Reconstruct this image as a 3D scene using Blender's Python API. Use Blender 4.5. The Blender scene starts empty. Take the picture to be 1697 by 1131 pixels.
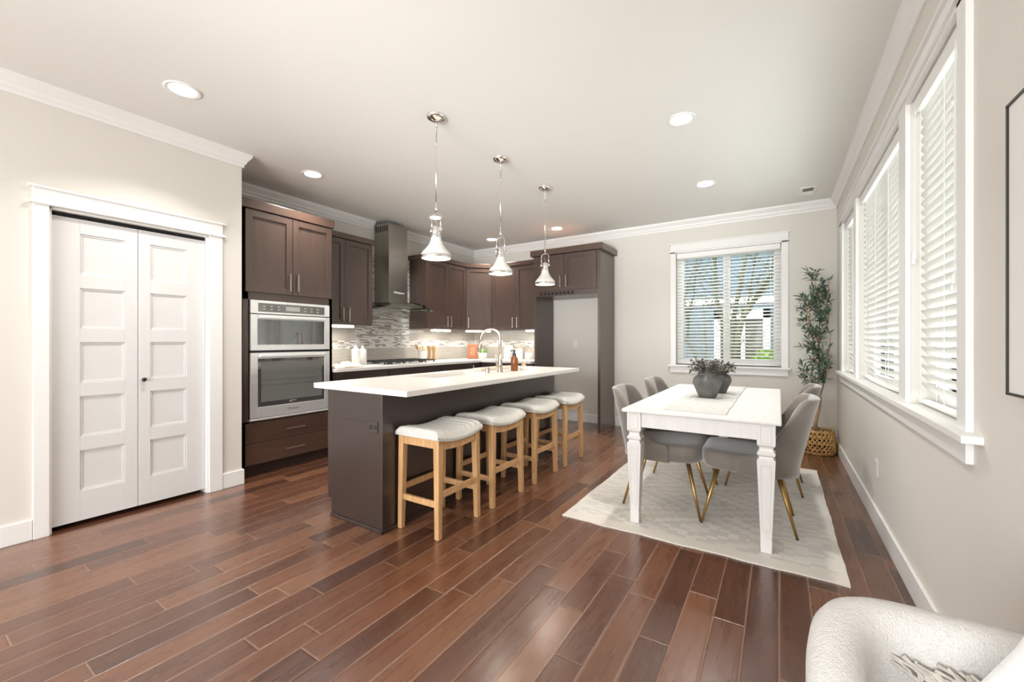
import bpy, bmesh, math, random
from mathutils import Vector, Matrix
random.seed(7)
PI = math.pi
S = bpy.context.scene
COL = S.collection

# ------------------------------------------------------------------ camera, sky, exposure
cam_d = bpy.data.cameras.new('camera'); cam = bpy.data.objects.new('camera', cam_d); COL.objects.link(cam)
cam_d.sensor_width = 36.0; cam_d.lens = 36.0 * 690.4 / 1697.0; cam_d.clip_start = 0.02
cam.location = (0, 0, 1.2); cam.rotation_euler = (PI / 2, 0, 0.5702)
S.camera = cam
w = bpy.data.worlds.new('sky'); S.world = w; w.use_nodes = True
bg = w.node_tree.nodes['Background']; bg.inputs[0].default_value = (0.93, 0.97, 1.0, 1); bg.inputs[1].default_value = 2.4
S.view_settings.view_transform = 'Standard'; S.view_settings.look = 'None'
S.view_settings.gamma = 1.0; S.view_settings.use_curve_mapping = False
S.view_settings.exposure = 0.10
S.cycles.max_bounces = 10; S.cycles.diffuse_bounces = 6; S.cycles.glossy_bounces = 4
S.cycles.transmission_bounces = 6; S.cycles.transparent_max_bounces = 12
S.cycles.sample_clamp_indirect = 8.0; S.cycles.caustics_reflective = False; S.cycles.caustics_refractive = False


def area(name, loc, rot, sx, sy, power, col=(1, 1, 1), shape='RECTANGLE', spread=PI):
    l = bpy.data.lights.new(name, 'AREA'); l.shape = shape; l.size = sx
    if shape in ('RECTANGLE', 'ELLIPSE'): l.size_y = sy
    l.energy = power; l.color = col; l.spread = spread
    o = bpy.data.objects.new(name, l); COL.objects.link(o); o.location = loc; o.rotation_euler = rot
    return o


# fill lamps added at unseen openings behind the camera, then daylight through the dining windows
area('rear_opening_fill', (-1.7, -3.35, 1.35), (PI / 2, 0, 0), 3.9, 2.2, 210, (0.97, 0.985, 1.0))
area('side_opening_fill', (-3.72, -1.9, 1.35), (PI / 2, 0, -PI / 2), 2.0, 2.1, 6, (0.97, 0.985, 1.0))
area('daylight_dining_window', (0.72, 3.58, 1.62), (PI / 2, 0, PI / 2), 3.0, 1.4, 54, (0.97, 0.99, 1.0))

# sun added high behind the camera to brighten the houses and shrubs outside
sn = bpy.data.lights.new('outdoor_fill_sun', 'SUN'); sn.energy = 3.0; sn.angle = 0.2; sn.color = (1.0, 0.97, 0.92)
so = bpy.data.objects.new('outdoor_fill_sun', sn); COL.objects.link(so); so.rotation_euler = Vector((0.25, 0.75, -1.0)).to_track_quat('-Z', 'Y').to_euler()
area('double_window_fill', (-0.56, 6.75, 2.95), (-0.72, 0, 0), 1.6, 0.8, 60, (0.97, 0.99, 1.0))  # extra lamp out of view above the window, added to whiten the blind slats
# unseen lamp added behind the camera to brighten the ceiling towards the kitchen
fl = area('far_ceiling_fill', (-1.0, -2.6, 1.0), (0, 0, 0), 1.6, 1.2, 17, (1.0, 1.0, 0.98), spread=0.75)
fl.rotation_euler = (Vector((-2.1, 4.0, 2.9)) - fl.location).to_track_quat('-Z', 'Y').to_euler()

# ------------------------------------------------------------------ materials
MATS = {}


class NT:
    def __init__(s, name):
        m = bpy.data.materials.new(name); m.use_nodes = True; s.m = m; s.t = m.node_tree
        s.b = s.t.nodes['Principled BSDF']; s.out = s.t.nodes['Material Output']

    def n(s, typ, **kw):
        nd = s.t.nodes.new(typ)
        for k, v in kw.items(): setattr(nd, k, v)
        return nd

    def l(s, a, b): s.t.links.new(a, b)

    def val(s, x, inp):
        if isinstance(x, (int, float)): inp.default_value = x
        else: s.l(x, inp)

    def math(s, op, a, b=0.0, c=None):
        nd = s.n('ShaderNodeMath', operation=op); s.val(a, nd.inputs[0]); s.val(b, nd.inputs[1])
        if c is not None: s.val(c, nd.inputs[2])
        return nd.outputs[0]

    def xyz(s, kind='Object'):
        tc = s.n('ShaderNodeTexCoord'); sp = s.n('ShaderNodeSeparateXYZ'); s.l(tc.outputs[kind], sp.inputs[0])
        s.co = tc.outputs[kind]
        return sp.outputs

    def comb(s, x, y, z=0.0):
        nd = s.n('ShaderNodeCombineXYZ'); s.val(x, nd.inputs[0]); s.val(y, nd.inputs[1]); s.val(z, nd.inputs[2]); return nd.outputs[0]

    def white(s, v, dim='2D'):
        nd = s.n('ShaderNodeTexWhiteNoise', noise_dimensions=dim)
        s.l(v, nd.inputs['W' if dim == '1D' else 'Vector']); return nd.outputs['Value']

    def noise(s, vec=None, scale=5.0, detail=3.0, rough=0.5, dist=0.0):
        nd = s.n('ShaderNodeTexNoise'); nd.inputs['Scale'].default_value = scale; nd.inputs['Detail'].default_value = detail
        nd.inputs['Roughness'].default_value = rough; nd.inputs['Distortion'].default_value = dist
        if vec is not None: s.l(vec, nd.inputs['Vector'])
        return nd.outputs['Fac']

    def mapping(s, vec, scale=(1, 1, 1)):
        nd = s.n('ShaderNodeMapping'); nd.inputs['Scale'].default_value = scale; s.l(vec, nd.inputs['Vector']); return nd.outputs[0]

    def ramp(s, fac, stops, interp='LINEAR'):
        nd = s.n('ShaderNodeValToRGB'); cr = nd.color_ramp; cr.interpolation = interp
        while len(cr.elements) < len(stops): cr.elements.new(0.5)
        for e, (p, c) in zip(cr.elements, stops):
            e.position = p; e.color = (*c, 1)
        s.val(fac, nd.inputs[0]); return nd.outputs[0]

    def mix(s, fac, a, b, mode='MIX'):
        nd = s.n('ShaderNodeMix', data_type='RGBA', blend_type=mode); s.val(fac, nd.inputs[0])
        for x, i in ((a, 6), (b, 7)):
            if isinstance(x, tuple): nd.inputs[i].default_value = (*x, 1)
            else: s.l(x, nd.inputs[i])
        return nd.outputs[2]

    def bump(s, h, strength=0.3, dist=0.01):
        nd = s.n('ShaderNodeBump'); nd.inputs['Strength'].default_value = strength; nd.inputs['Distance'].default_value = dist
        s.l(h, nd.inputs['Height']); s.l(nd.outputs[0], s.b.inputs['Normal'])

    def set(s, **kw):
        names = dict(color='Base Color', rough='Roughness', metal='Metallic', ior='IOR', alpha='Alpha', trans='Transmission Weight',
                     coat='Coat Weight', coatr='Coat Roughness', sheen='Sheen Weight', emit='Emission Color', emits='Emission Strength',
                     spec='Specular IOR Level', aniso='Anisotropic')
        for k, v in kw.items():
            i = s.b.inputs[names[k]]
            if isinstance(v, tuple): i.default_value = (*v, 1)
            elif isinstance(v, (int, float)): i.default_value = v
            else: s.l(v, i)


def M(name, color, rough=0.5, metal=0.0, var=0.0, vscale=6.0, bumpy=0.0, bscale=60.0, stretch=(1, 1, 1), **kw):
    t = NT(name); t.set(color=color, rough=rough, metal=metal, **kw)
    if var or bumpy: t.xyz(); v = t.mapping(t.co, stretch)
    if var:
        f = t.noise(v, vscale, 4)
        lo = tuple(c * (1 - var) for c in color); hi = tuple(min(1, c * (1 + var)) for c in color)
        t.set(color=t.ramp(f, [(0.3, lo), (0.7, hi)]))
    if bumpy: t.bump(t.noise(v, bscale, 3), bumpy, 0.004)
    MATS[name] = t.m
    return t.m


wall_m = M('beige_wall_paint', (0.70, 0.675, 0.625), 0.75, bumpy=0.06, bscale=180)
ceil_m = M('ceiling_paint', (0.80, 0.795, 0.765), 0.85, bumpy=0.04, bscale=120)
trim_m = M('white_trim_paint', (0.82, 0.815, 0.80), 0.38)
door_m = M('white_door_paint', (0.69, 0.687, 0.68), 0.42)
dark_m = M('dark_gap', (0.008, 0.008, 0.008), 0.8)
blind_m = M('white_blind_slat', (0.84, 0.835, 0.81), 0.45)
chrome_m = M('polished_nickel', (0.80, 0.78, 0.74), 0.07, 1.0)
nickel_m = M('brushed_nickel', (0.56, 0.505, 0.445), 0.28, 1.0)
steel_m = M('stainless_steel', (0.88, 0.88, 0.87), 0.26, 0.6, bumpy=0.03, bscale=40, stretch=(1, 1, 30))
hood_m = M('brushed_hood_steel', (0.36, 0.345, 0.31), 0.30, 1.0, bumpy=0.03, bscale=40, stretch=(30, 30, 1))
quartz_m = M('white_quartz', (0.75, 0.715, 0.68), 0.34, var=0.03, vscale=90)
black_m = M('black_enamel', (0.015, 0.015, 0.015), 0.3)
iron_m = M('cast_iron', (0.02, 0.02, 0.02), 0.55)
oak_m = M('light_oak', (0.56, 0.33, 0.15), 0.42, var=0.18, vscale=5, stretch=(8, 8, 0.7))
linen_m = M('pale_linen', (0.60, 0.585, 0.55), 0.9, var=0.06, vscale=60, bumpy=0.25, bscale=420)
velvet_m = M('taupe_velvet', (0.165, 0.143, 0.121), 0.7, var=0.22, vscale=4.5, bumpy=0.08, bscale=160, sheen=0.75)
brass_m = M('antique_brass', (0.42, 0.26, 0.09), 0.34, 0.85)
tablew_m = M('white_washed_wood', (0.69, 0.675, 0.655), 0.4, var=0.035, vscale=30, stretch=(1, 1, 0.2))
stone_m = M('dark_stone_pot', (0.115, 0.112, 0.105), 0.85, var=0.30, vscale=14, bumpy=0.35, bscale=60)
leafg_m = M('olive_leaf', (0.055, 0.115, 0.075), 0.5, var=0.45, vscale=9)
leafe_m = M('eucalyptus_leaf', (0.15, 0.145, 0.125), 0.75, var=0.5, vscale=22)
succ_m = M('bright_succulent', (0.22, 0.45, 0.10), 0.5, var=0.35, vscale=40)
bark_m = M('olive_bark', (0.42, 0.30, 0.18), 0.85, var=0.3, vscale=14, bumpy=0.4, bscale=40)
rattan_m = M('golden_rattan', (0.52, 0.31, 0.11), 0.6, var=0.35, vscale=25, bumpy=0.3, bscale=160)
boucle_m = M('white_boucle', (0.64, 0.622, 0.60), 0.95, var=0.05, vscale=80, bumpy=0.7, bscale=240)
pillow_m = M('white_cotton', (0.74, 0.74, 0.725), 0.9, bumpy=0.15, bscale=90, stretch=(1, 8, 1))
throw_m = M('grey_wool', (0.53, 0.49, 0.44), 0.95, var=0.2, vscale=60)
ceramic_m = M('white_ceramic', (0.82, 0.81, 0.79), 0.25)
woodacc_m = M('acacia_wood', (0.38, 0.23, 0.10), 0.5, var=0.2, vscale=10, stretch=(6, 6, 1))
paleood_m = M('pale_wood', (0.68, 0.50, 0.32), 0.5, var=0.12, vscale=10, stretch=(6, 6, 1))
amber_m = M('amber_glass', (0.30, 0.095, 0.02), 0.08, trans=0.45)
blackp_m = M('black_plastic', (0.018, 0.018, 0.018), 0.4)
whitep_m = M('white_plastic', (0.80, 0.79, 0.76), 0.35)
outb_m = M('brown_plastic', (0.055, 0.042, 0.036), 0.35)
rust_m = M('terracotta_cover', (0.36, 0.13, 0.06), 0.6, var=0.12, vscale=20)
goldl_m = M('pale_gold_ink', (0.78, 0.52, 0.33), 0.5)
towel_m = M('blush_cloth', (0.78, 0.66, 0.57), 0.9, var=0.1, vscale=30, bumpy=0.3, bscale=120)
runner_m = M('woven_runner', (0.57, 0.56, 0.54), 0.95, var=0.10, vscale=40, bumpy=0.6, bscale=150)
mat_m = M('picture_mat', (0.80, 0.79, 0.76), 0.6)
frameb_m = M('black_frame', (0.02, 0.017, 0.014), 0.4)
cord_m = M('grey_cord', (0.30, 0.28, 0.25), 0.6)
shade_m = M('white_enamel_shade', (0.80, 0.78, 0.74), 0.12, 0.1)
sidingb_m = None


def slat_mat():
    t = NT('daylit_blind_slat'); t.set(color=(0.84, 0.835, 0.81), rough=0.45)
    tr = t.n('ShaderNodeBsdfTranslucent'); tr.inputs[0].default_value = (0.85, 0.85, 0.82, 1)
    mx = t.n('ShaderNodeMixShader'); mx.inputs[0].default_value = 0.25
    t.l(t.b.outputs[0], mx.inputs[1]); t.l(tr.outputs[0], mx.inputs[2]); t.l(mx.outputs[0], t.out.inputs[0]); return t.m


slat_m = slat_mat()


def emis(name, col, s):
    t = NT(name); t.set(color=(0.9, 0.9, 0.9), emit=col, emits=s); return t.m


lens_m = emis('lit_lens', (1.0, 0.97, 0.92), 4.0)
bulb_m = emis('lit_bulb', (1.0, 0.95, 0.87), 5.0)
strip_m = emis('lit_strip', (1.0, 0.95, 0.88), 7.0)


def glass(name, tint=(1, 1, 1), ior=1.45):
    t = NT(name); tr = t.n('ShaderNodeBsdfTransparent'); tr.inputs[0].default_value = (*tint, 1)
    gl = t.n('ShaderNodeBsdfGlossy'); gl.inputs['Roughness'].default_value = 0.02
    fr = t.n('ShaderNodeFresnel'); fr.inputs[0].default_value = ior
    mx = t.n('ShaderNodeMixShader'); t.l(fr.outputs[0], mx.inputs[0]); t.l(tr.outputs[0], mx.inputs[1]); t.l(gl.outputs[0], mx.inputs[2])
    t.l(mx.outputs[0], t.out.inputs[0]); return t.m


glass_m = glass('window_glass', (0.96, 0.98, 0.98), 1.09)
hoodglass_m = glass('hood_glass', (0.90, 0.93, 0.92), 1.3)


def espresso(name, base, stretch):
    t = NT(name); t.xyz(); v = t.mapping(t.co, stretch)
    f = t.noise(v, 3.0, 6, 0.6, 0.3); g = t.noise(t.co, 2.2, 2)
    c = t.ramp(f, [(0.25, tuple(x * 0.78 for x in base)), (0.75, tuple(x * 1.25 for x in base))])
    t.set(color=t.mix(t.math('MULTIPLY', g, 0.35), c, tuple(x * 1.5 for x in base)), rough=0.33, spec=0.7, coat=0.4, coatr=0.3)
    return t.m


esp_m = espresso('espresso_wood', (0.064, 0.038, 0.028), (9, 9, 0.8))
espb_m = espresso('espresso_base_wood', (0.028, 0.0155, 0.012), (9, 9, 0.8))
esph_m = espresso('espresso_wood_horizontal', (0.070, 0.038, 0.026), (0.8, 0.8, 9))


def plank_nodes(t, along, across, wid, lmin, lvar):
    """rows of boards of random length: random id value, groove mask (0 in the groove), local coords"""
    r = t.math('DIVIDE', across, wid); row = t.math('FLOOR', r); fr = t.math('FRACT', r)
    rw = t.white(row, '1D'); rw2 = t.white(t.math('ADD', row, 37.3), '1D')
    ln = t.math('MULTIPLY_ADD', rw2, lvar, lmin)
    q = t.math('ADD', t.math('DIVIDE', along, ln), t.math('MULTIPLY', rw, 17.0))
    pid = t.math('FLOOR', q); fq = t.math('FRACT', q)
    idv = t.white(t.comb(row, pid), '2D')
    e1 = t.math('MULTIPLY', t.math('MINIMUM', fr, t.math('SUBTRACT', 1.0, fr)), wid)
    e2 = t.math('MULTIPLY', t.math('MINIMUM', fq, t.math('SUBTRACT', 1.0, fq)), ln)
    return idv, t.math('MINIMUM', e1, e2), row, pid


def floor_mat():
    t = NT('hand_scraped_hardwood'); x, y, z = t.xyz()
    idv, edge, row, pid = plank_nodes(t, y, x, 0.121, 0.55, 0.75)
    shift = t.math('MULTIPLY', idv, 40.0)
    gv = t.comb(t.math('ADD', t.math('MULTIPLY', x, 14.0), shift), t.math('MULTIPLY', y, 1.3), shift)
    grain = t.noise(gv, 2.5, 3, 0.5, 0.25)
    base = t.ramp(idv, [(0.0, (0.064, 0.024, 0.014)), (0.3, (0.112, 0.042, 0.021)), (0.7, (0.158, 0.062, 0.030)), (1.0, (0.20, 0.090, 0.046))])
    dk = t.ramp(grain, [(0.25, (0.80, 0.78, 0.77)), (0.6, (1.05, 1.05, 1.05))])
    c = t.mix(1.0, base, dk, 'MULTIPLY')
    groove = t.ramp(edge, [(0.0009, (0, 0, 0)), (0.0021, (1, 1, 1))])
    c = t.mix(groove, (0.27, 0.155, 0.10), c)
    wv = t.noise(t.comb(t.math('ADD', t.math('MULTIPLY', x, 9.0), shift), t.math('MULTIPLY', y, 20.0), shift), 1.0, 2, 0.4, 0.4)
    scr = t.noise(t.comb(t.math('ADD', t.math('MULTIPLY', x, 30.0), shift), t.math('MULTIPLY', y, 1.6), shift), 1.0, 1)
    bev = t.ramp(edge, [(0.0, (0, 0, 0)), (0.006, (1, 1, 1))])
    h = t.math('ADD', t.math('MULTIPLY', bev, 1.6), t.math('ADD', t.math('MULTIPLY', wv, 0.42), t.math('MULTIPLY', scr, 0.5)))
    rg = t.math('MAXIMUM', t.math('MULTIPLY_ADD', grain, 0.10, 0.23), t.math('MULTIPLY_ADD', groove, -0.7, 0.7))
    t.set(color=c, rough=rg, spec=0.6, coat=0.5, coatr=0.2); t.bump(h, 0.42, 0.0035)
    return t.m


floor_m = floor_mat()


def mosaic_mat(name, hor):
    t = NT(name); x, y, z = t.xyz(); a = y if hor == 'y' else x
    idv, edge, r, p = plank_nodes(t, a, z, 0.0165, 0.05, 0.10)
    c = t.ramp(idv, [(0.0, (0.74, 0.74, 0.71)), (0.34, (0.80, 0.79, 0.76)), (0.52, (0.62, 0.61, 0.57)), (0.66, (0.36, 0.34, 0.31)),
                     (0.80, (0.24, 0.19, 0.155)), (0.92, (0.50, 0.44, 0.38))], 'CONSTANT')
    g = t.ramp(edge, [(0.0008, (0, 0, 0)), (0.0016, (1, 1, 1))])
    t.set(color=t.mix(g, (0.66, 0.65, 0.62), c), rough=0.18); return t.m


def bigtile_mat(name, hor):
    t = NT(name); x, y, z = t.xyz(); a = y if hor == 'y' else x
    q = t.math('DIVIDE', t.math('ADD', a, 0.02), 0.46); fq = t.math('FRACT', q)
    e = t.math('MULTIPLY', t.math('MINIMUM', fq, t.math('SUBTRACT', 1.0, fq)), 0.46)
    idv = t.white(t.math('FLOOR', q), '1D')
    gr = t.noise(t.comb(t.math('MULTIPLY', a, 1.5), t.math('MULTIPLY', z, 22.0)), 2.0, 4)
    c = t.ramp(gr, [(0.3, (0.43, 0.39, 0.34)), (0.7, (0.52, 0.485, 0.43))])
    c = t.mix(t.math('MULTIPLY', idv, 0.3), c, (0.50, 0.50, 0.46))
    g = t.ramp(e, [(0.0012, (0, 0, 0)), (0.0028, (1, 1, 1))])
    t.set(color=t.mix(g, (0.60, 0.57, 0.52), c), rough=0.13); return t.m


def rug_mat():
    t = NT('woven_rug'); x, y, z = t.xyz()
    # stepped diamonds snapped to small woven blocks
    sx = t.math('SNAP', t.math('ADD', x, 0.48), 0.055); sy = t.math('SNAP', t.math('ADD', y, -3.67), 0.035)
    d = t.math('ADD', t.math('MULTIPLY', t.math('ABSOLUTE', sx), 1.25), t.math('MULTIPLY', t.math('ABSOLUTE', t.math('SUBTRACT', t.math('PINGPONG', t.math('ADD', sy, 0.55), 0.55), 0.275)), 2.1))
    band = t.math('FRACT', t.math('MULTIPLY', d, 2.1))
    blk = t.white(t.comb(t.math('FLOOR', t.math('DIVIDE', x, 0.055)), t.math('FLOOR', t.math('DIVIDE', y, 0.035))), '2D')
    band = t.math('ADD', band, t.math('MULTIPLY', blk, 0.09))
    c = t.ramp(band, [(0.0, (0.70, 0.645, 0.575)), (0.36, (0.55, 0.52, 0.48)), (0.6, (0.75, 0.70, 0.635)), (0.82, (0.58, 0.535, 0.475))], 'CONSTANT')
    # long side borders with short dashes
    edge = t.math('ABSOLUTE', t.math('ADD', x, 0.48))
    dash = t.white(t.comb(t.math('FLOOR', t.math('DIVIDE', x, 0.07)), t.math('FLOOR', t.math('DIVIDE', y, 0.028))), '2D')
    cb = t.ramp(dash, [(0.0, (0.74, 0.70, 0.64)), (0.62, (0.61, 0.58, 0.54))], 'CONSTANT')
    c = t.mix(t.math('GREATER_THAN', edge, 0.50), c, cb)
    c = t.mix(t.math('GREATER_THAN', edge, 0.735), c, (0.72, 0.675, 0.61))
    ey = t.math('ABSOLUTE', t.math('SUBTRACT', y, 3.667))
    c = t.mix(t.math('GREATER_THAN', ey, 0.98), c, (0.72, 0.665, 0.59))
    fine = t.noise(t.comb(t.math('MULTIPLY', x, 260.0), t.math('MULTIPLY', y, 90.0)), 1.0, 2)
    c = t.mix(0.25, c, t.ramp(fine, [(0.3, (0.45, 0.43, 0.40)), (0.7, (0.86, 0.84, 0.80))]))
    wv = t.n('ShaderNodeTexWave', wave_type='BANDS', bands_direction='Y'); wv.inputs['Scale'].default_value = 28.0; wv.inputs['Distortion'].default_value = 1.5
    wv.inputs['Detail Scale'].default_value = 6.0
    t.l(t.co, wv.inputs['Vector'])
    t.set(color=c, rough=0.95, sheen=0.2); t.bump(t.math('ADD', wv.outputs['Fac'], fine), 0.35, 0.003)
    return t.m


def siding_mat(name, base):
    t = NT(name); x, y, z = t.xyz()
    f = t.math('FRACT', t.math('DIVIDE', z, 0.155))
    g = t.noise(t.mapping(t.co, (1.5, 1.5, 12)), 3, 3)
    c = t.ramp(g, [(0.3, tuple(b * 0.85 for b in base)), (0.7, tuple(b * 1.12 for b in base))])
    c = t.mix(t.math('LESS_THAN', f, 0.07), c, tuple(b * 0.45 for b in base))
    t.set(color=c, rough=0.7); t.bump(f, 0.6, 0.02); return t.m


# ------------------------------------------------------------------ mesh builder
def wloc(o):
    v = Vector((0, 0, 0))
    while o is not None: v += o.location; o = o.parent
    return v


class MB:
    def __init__(s, mtx=None): s.bm = bmesh.new(); s.M = mtx or Matrix.Identity(4)

    def _add(s, verts, faces):
        vs = [s.bm.verts.new(s.M @ Vector(v)) for v in verts]; out = []
        for f in faces:
            try: out.append(s.bm.faces.new([vs[i] for i in f]))
            except ValueError: pass
        return vs, out

    def box(s, x0, x1, y0, y1, z0, z1):
        if x0 > x1: x0, x1 = x1, x0
        if y0 > y1: y0, y1 = y1, y0
        if z0 > z1: z0, z1 = z1, z0
        v = [(x0, y0, z0), (x1, y0, z0), (x1, y1, z0), (x0, y1, z0), (x0, y0, z1), (x1, y0, z1), (x1, y1, z1), (x0, y1, z1)]
        s._add(v, [(0, 3, 2, 1), (4, 5, 6, 7), (0, 1, 5, 4), (1, 2, 6, 5), (2, 3, 7, 6), (3, 0, 4, 7)]); return s

    def hexa(s, b, t):
        """b, t: four bottom and four top corners (counter-clockwise from above)"""
        s._add(list(b) + list(t), [(0, 3, 2, 1), (4, 5, 6, 7), (0, 1, 5, 4), (1, 2, 6, 5), (2, 3, 7, 6), (3, 0, 4, 7)]); return s

    def prism(s, poly, axis, a, b):
        """extrude a 2D polygon along axis; poly coords are the other two axes in order"""
        n = len(poly)

        def P(p, k):
            return {'x': (k, p[0], p[1]), 'y': (p[0], k, p[1]), 'z': (p[0], p[1], k)}[axis]
        v = [P(p, a) for p in poly] + [P(p, b) for p in poly]
        f = [tuple(range(n))[::-1], tuple(range(n, 2 * n))] + [(i, (i + 1) % n, n + (i + 1) % n, n + i) for i in range(n)]
        s._add(v, f); return s

    def ring_skin(s, rings, cap=True, closed=True):
        n = len(rings[0]); v = [p for r in rings for p in r]; f = []
        for k in range(len(rings) - 1):
            for i in range(n if closed else n - 1):
                j = (i + 1) % n; f.append((k * n + i, k * n + j, (k + 1) * n + j, (k + 1) * n + i))
        if cap:
            f.append(tuple(range(n))[::-1]); f.append(tuple(range((len(rings) - 1) * n, len(rings) * n)))
        s._add(v, f); return s

    def lathe(s, prof, c=(0, 0, 0), seg=32, cap=False):
        rings = [[(c[0] + r * math.cos(2 * PI * i / seg), c[1] + r * math.sin(2 * PI * i / seg), c[2] + z) for i in range(seg)] for r, z in prof]
        return s.ring_skin(rings, cap)

    def tube(s, pts, r, seg=8, cap=True):
        pts = [Vector(p) for p in pts]; n = len(pts); rr = r if isinstance(r, (list, tuple)) else [r] * n
        rings = []; up = None
        for i, p in enumerate(pts):
            d = (pts[min(i + 1, n - 1)] - pts[max(i - 1, 0)]).normalized()
            if up is None:
                up = Vector((0, 0, 1)) if abs(d.z) < 0.9 else Vector((1, 0, 0))
            a = d.cross(up)
            if a.length < 1e-4: a = d.cross(Vector((0.3, 1, 0.2)))
            a.normalize(); b = d.cross(a).normalized(); up = -b if False else b.cross(d) * 0 + up
            rings.append([p + (a * math.cos(2 * PI * k / seg) + b * math.sin(2 * PI * k / seg)) * rr[i] for k in range(seg)])
        return s.ring_skin(rings, cap)

    def grid(s, fn, nu, nv, closed_u=False):
        v = [fn(i / nu, j / nv) for j in range(nv + 1) for i in range(nu + (0 if closed_u else 1))]
        n = nu + (0 if closed_u else 1); f = []
        for j in range(nv):
            for i in range(nu):
                k = (i + 1) % n
                f.append((j * n + i, j * n + k, (j + 1) * n + k, (j + 1) * n + i))
        s._add(v, f); return s

    def build(s, name, mat, parent=None, smooth=False, bev=0.0, seg=2, solid=0.0, sub=0, angle=40):
        bmesh.ops.recalc_face_normals(s.bm, faces=s.bm.faces)
        me = bpy.data.meshes.new(name); s.bm.to_mesh(me); s.bm.free()
        if parent is not None: me.transform(Matrix.Translation(-wloc(parent)))
        me.materials.append(mat)
        o = bpy.data.objects.new(name, me); COL.objects.link(o)
        if parent is not None: o.parent = parent
        if smooth:
            for p in me.polygons: p.use_smooth = True
        if solid:
            m = o.modifiers.new('solid', 'SOLIDIFY'); m.thickness = solid; m.offset = 0
        if bev:
            m = o.modifiers.new('bevel', 'BEVEL'); m.width = bev; m.segments = seg; m.limit_method = 'ANGLE'; m.angle_limit = math.radians(angle)
        if sub:
            m = o.modifiers.new('sub', 'SUBSURF'); m.levels = sub; m.render_levels = sub
        return o


def tag(o, label, cat, group=None, kind=None):
    o['label'] = label; o['category'] = cat
    if group: o['group'] = group
    if kind: o['kind'] = kind
    return o


def thing(name, label, cat, loc=(0, 0, 0), group=None):
    o = bpy.data.objects.new(name, None); COL.objects.link(o); o.location = loc; o.empty_display_size = 0.05
    return tag(o, label, cat, group)


def struct(name, mb, mat, label=None, cat=None, parent=None, **kw):
    o = mb.build(name, mat, parent, **kw)
    if parent is None:
        o['kind'] = 'structure'
        if label: o['label'] = label; o['category'] = cat
    return o


def dup(o, parent=None):
    c = o.copy(); COL.objects.link(c)
    if parent is not None: c.parent = parent
    for ch in list(o.children): dup(ch, c)
    return c


def basis(ex, ey, o=(0, 0, 0)):
    """matrix with local x -> ex, local y (into the thing) -> ey, z up"""
    m = Matrix.Identity(4)
    for i in range(3):
        m[i][0] = ex[i]; m[i][1] = ey[i]; m[i][2] = (0, 0, 1)[i]; m[i][3] = o[i]
    return m


# ------------------------------------------------------------------ room shell
XR, YF, XL, XK, YB, ZC = 0.535, 5.77, -3.80, -4.49, -3.5, 2.765
YRET = 1.72
struct('floor', MB().box(-4.8, 0.70, -3.7, 5.95, -0.08, 0.0), floor_m, 'dark reddish hand scraped hardwood plank floor', 'floor')
struct('ceiling', MB().box(-4.8, 0.70, -3.7, 5.95, ZC, ZC + 0.1), ceil_m, 'off white painted flat ceiling', 'ceiling')

# openings
RO = [(2.04, 2.73), (2.865, 4.29), (4.413, 5.17)]; RZ0, RZ1 = 0.893, 2.345
FX0, FX1, FZ0, FZ1 = -1.14, 0.02, 0.893, 2.345
b = MB(); T = XR + 0.15
b.box(XR, T, -3.5, RO[0][0], 0, ZC).box(XR, T, RO[2][1], YF + 0.15, 0, ZC)
b.box(XR, T, RO[0][0], RO[2][1], 0, RZ0).box(XR, T, RO[0][0], RO[2][1], RZ1, ZC)
b.box(XR, T, RO[0][1], RO[1][0], RZ0, RZ1).box(XR, T, RO[1][1], RO[2][0], RZ0, RZ1)
struct('wall_right', b, wall_m, 'beige wall with the row of three windows', 'wall')
b = MB(); T = YF + 0.15
b.box(-4.65, FX0, YF, T, 0, ZC).box(FX1, XR, YF, T, 0, ZC).box(FX0, FX1, YF, T, 0, FZ0).box(FX0, FX1, YF, T, FZ1, ZC)
struct('wall_back', b, wall_m, 'beige wall behind the dining table and fridge alcove', 'wall')
# pantry wall with door opening
DY0, DY1, DZ = 0.622, 1.478, 2.03
b = MB()
b.box(XL - 0.12, XL, -0.6, DY0, 0, ZC).box(XL - 0.12, XL, DY1, YRET, 0, ZC).box(XL - 0.12, XL, DY0, DY1, DZ, ZC)
b.box(XL - 0.12, XL, -3.5, -3.1, 0, ZC).box(XL - 0.12, XL, -3.1, -0.6, 0, 0.15).box(XL - 0.12, XL, -3.1, -0.6, 2.5, ZC)
struct('wall_left', b, wall_m, 'beige wall around the white pantry door', 'wall')
struct('wall_left_return', MB().box(XK - 0.12, XL - 0.12, YRET - 0.10, YRET, 0, ZC), wall_m, 'short beige return wall beside the oven cabinet', 'wall')
struct('wall_left_kitchen', MB().box(XK - 0.12, XK, YRET - 0.1, YF + 0.15, 0, ZC), wall_m, 'beige wall behind the oven and cooktop', 'wall')
b = MB(); b.box(XL, -3.75, YB - 0.12, YB, 0, ZC).box(0.35, XR, YB - 0.12, YB, 0, ZC).box(-3.75, 0.35, YB - 0.12, YB, 0, 0.12).box(-3.75, 0.35, YB - 0.12, YB, 2.52, ZC)
struct('wall_front', b, wall_m, 'beige wall behind the camera with wide glass', 'wall')
# pantry closet interior (dark)
b = MB(); b.box(-4.6, XL - 0.12, DY0 - 0.3, DY0 - 0.2, 0, 2.4).box(-4.6, -4.5, DY0 - 0.3, YRET - 0.1, 0, 2.4).box(-4.6, XL - 0.12, DY0 - 0.3, YRET - 0.1, 2.4, 2.5)
struct('wall_left_closet', b, wall_m)


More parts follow.
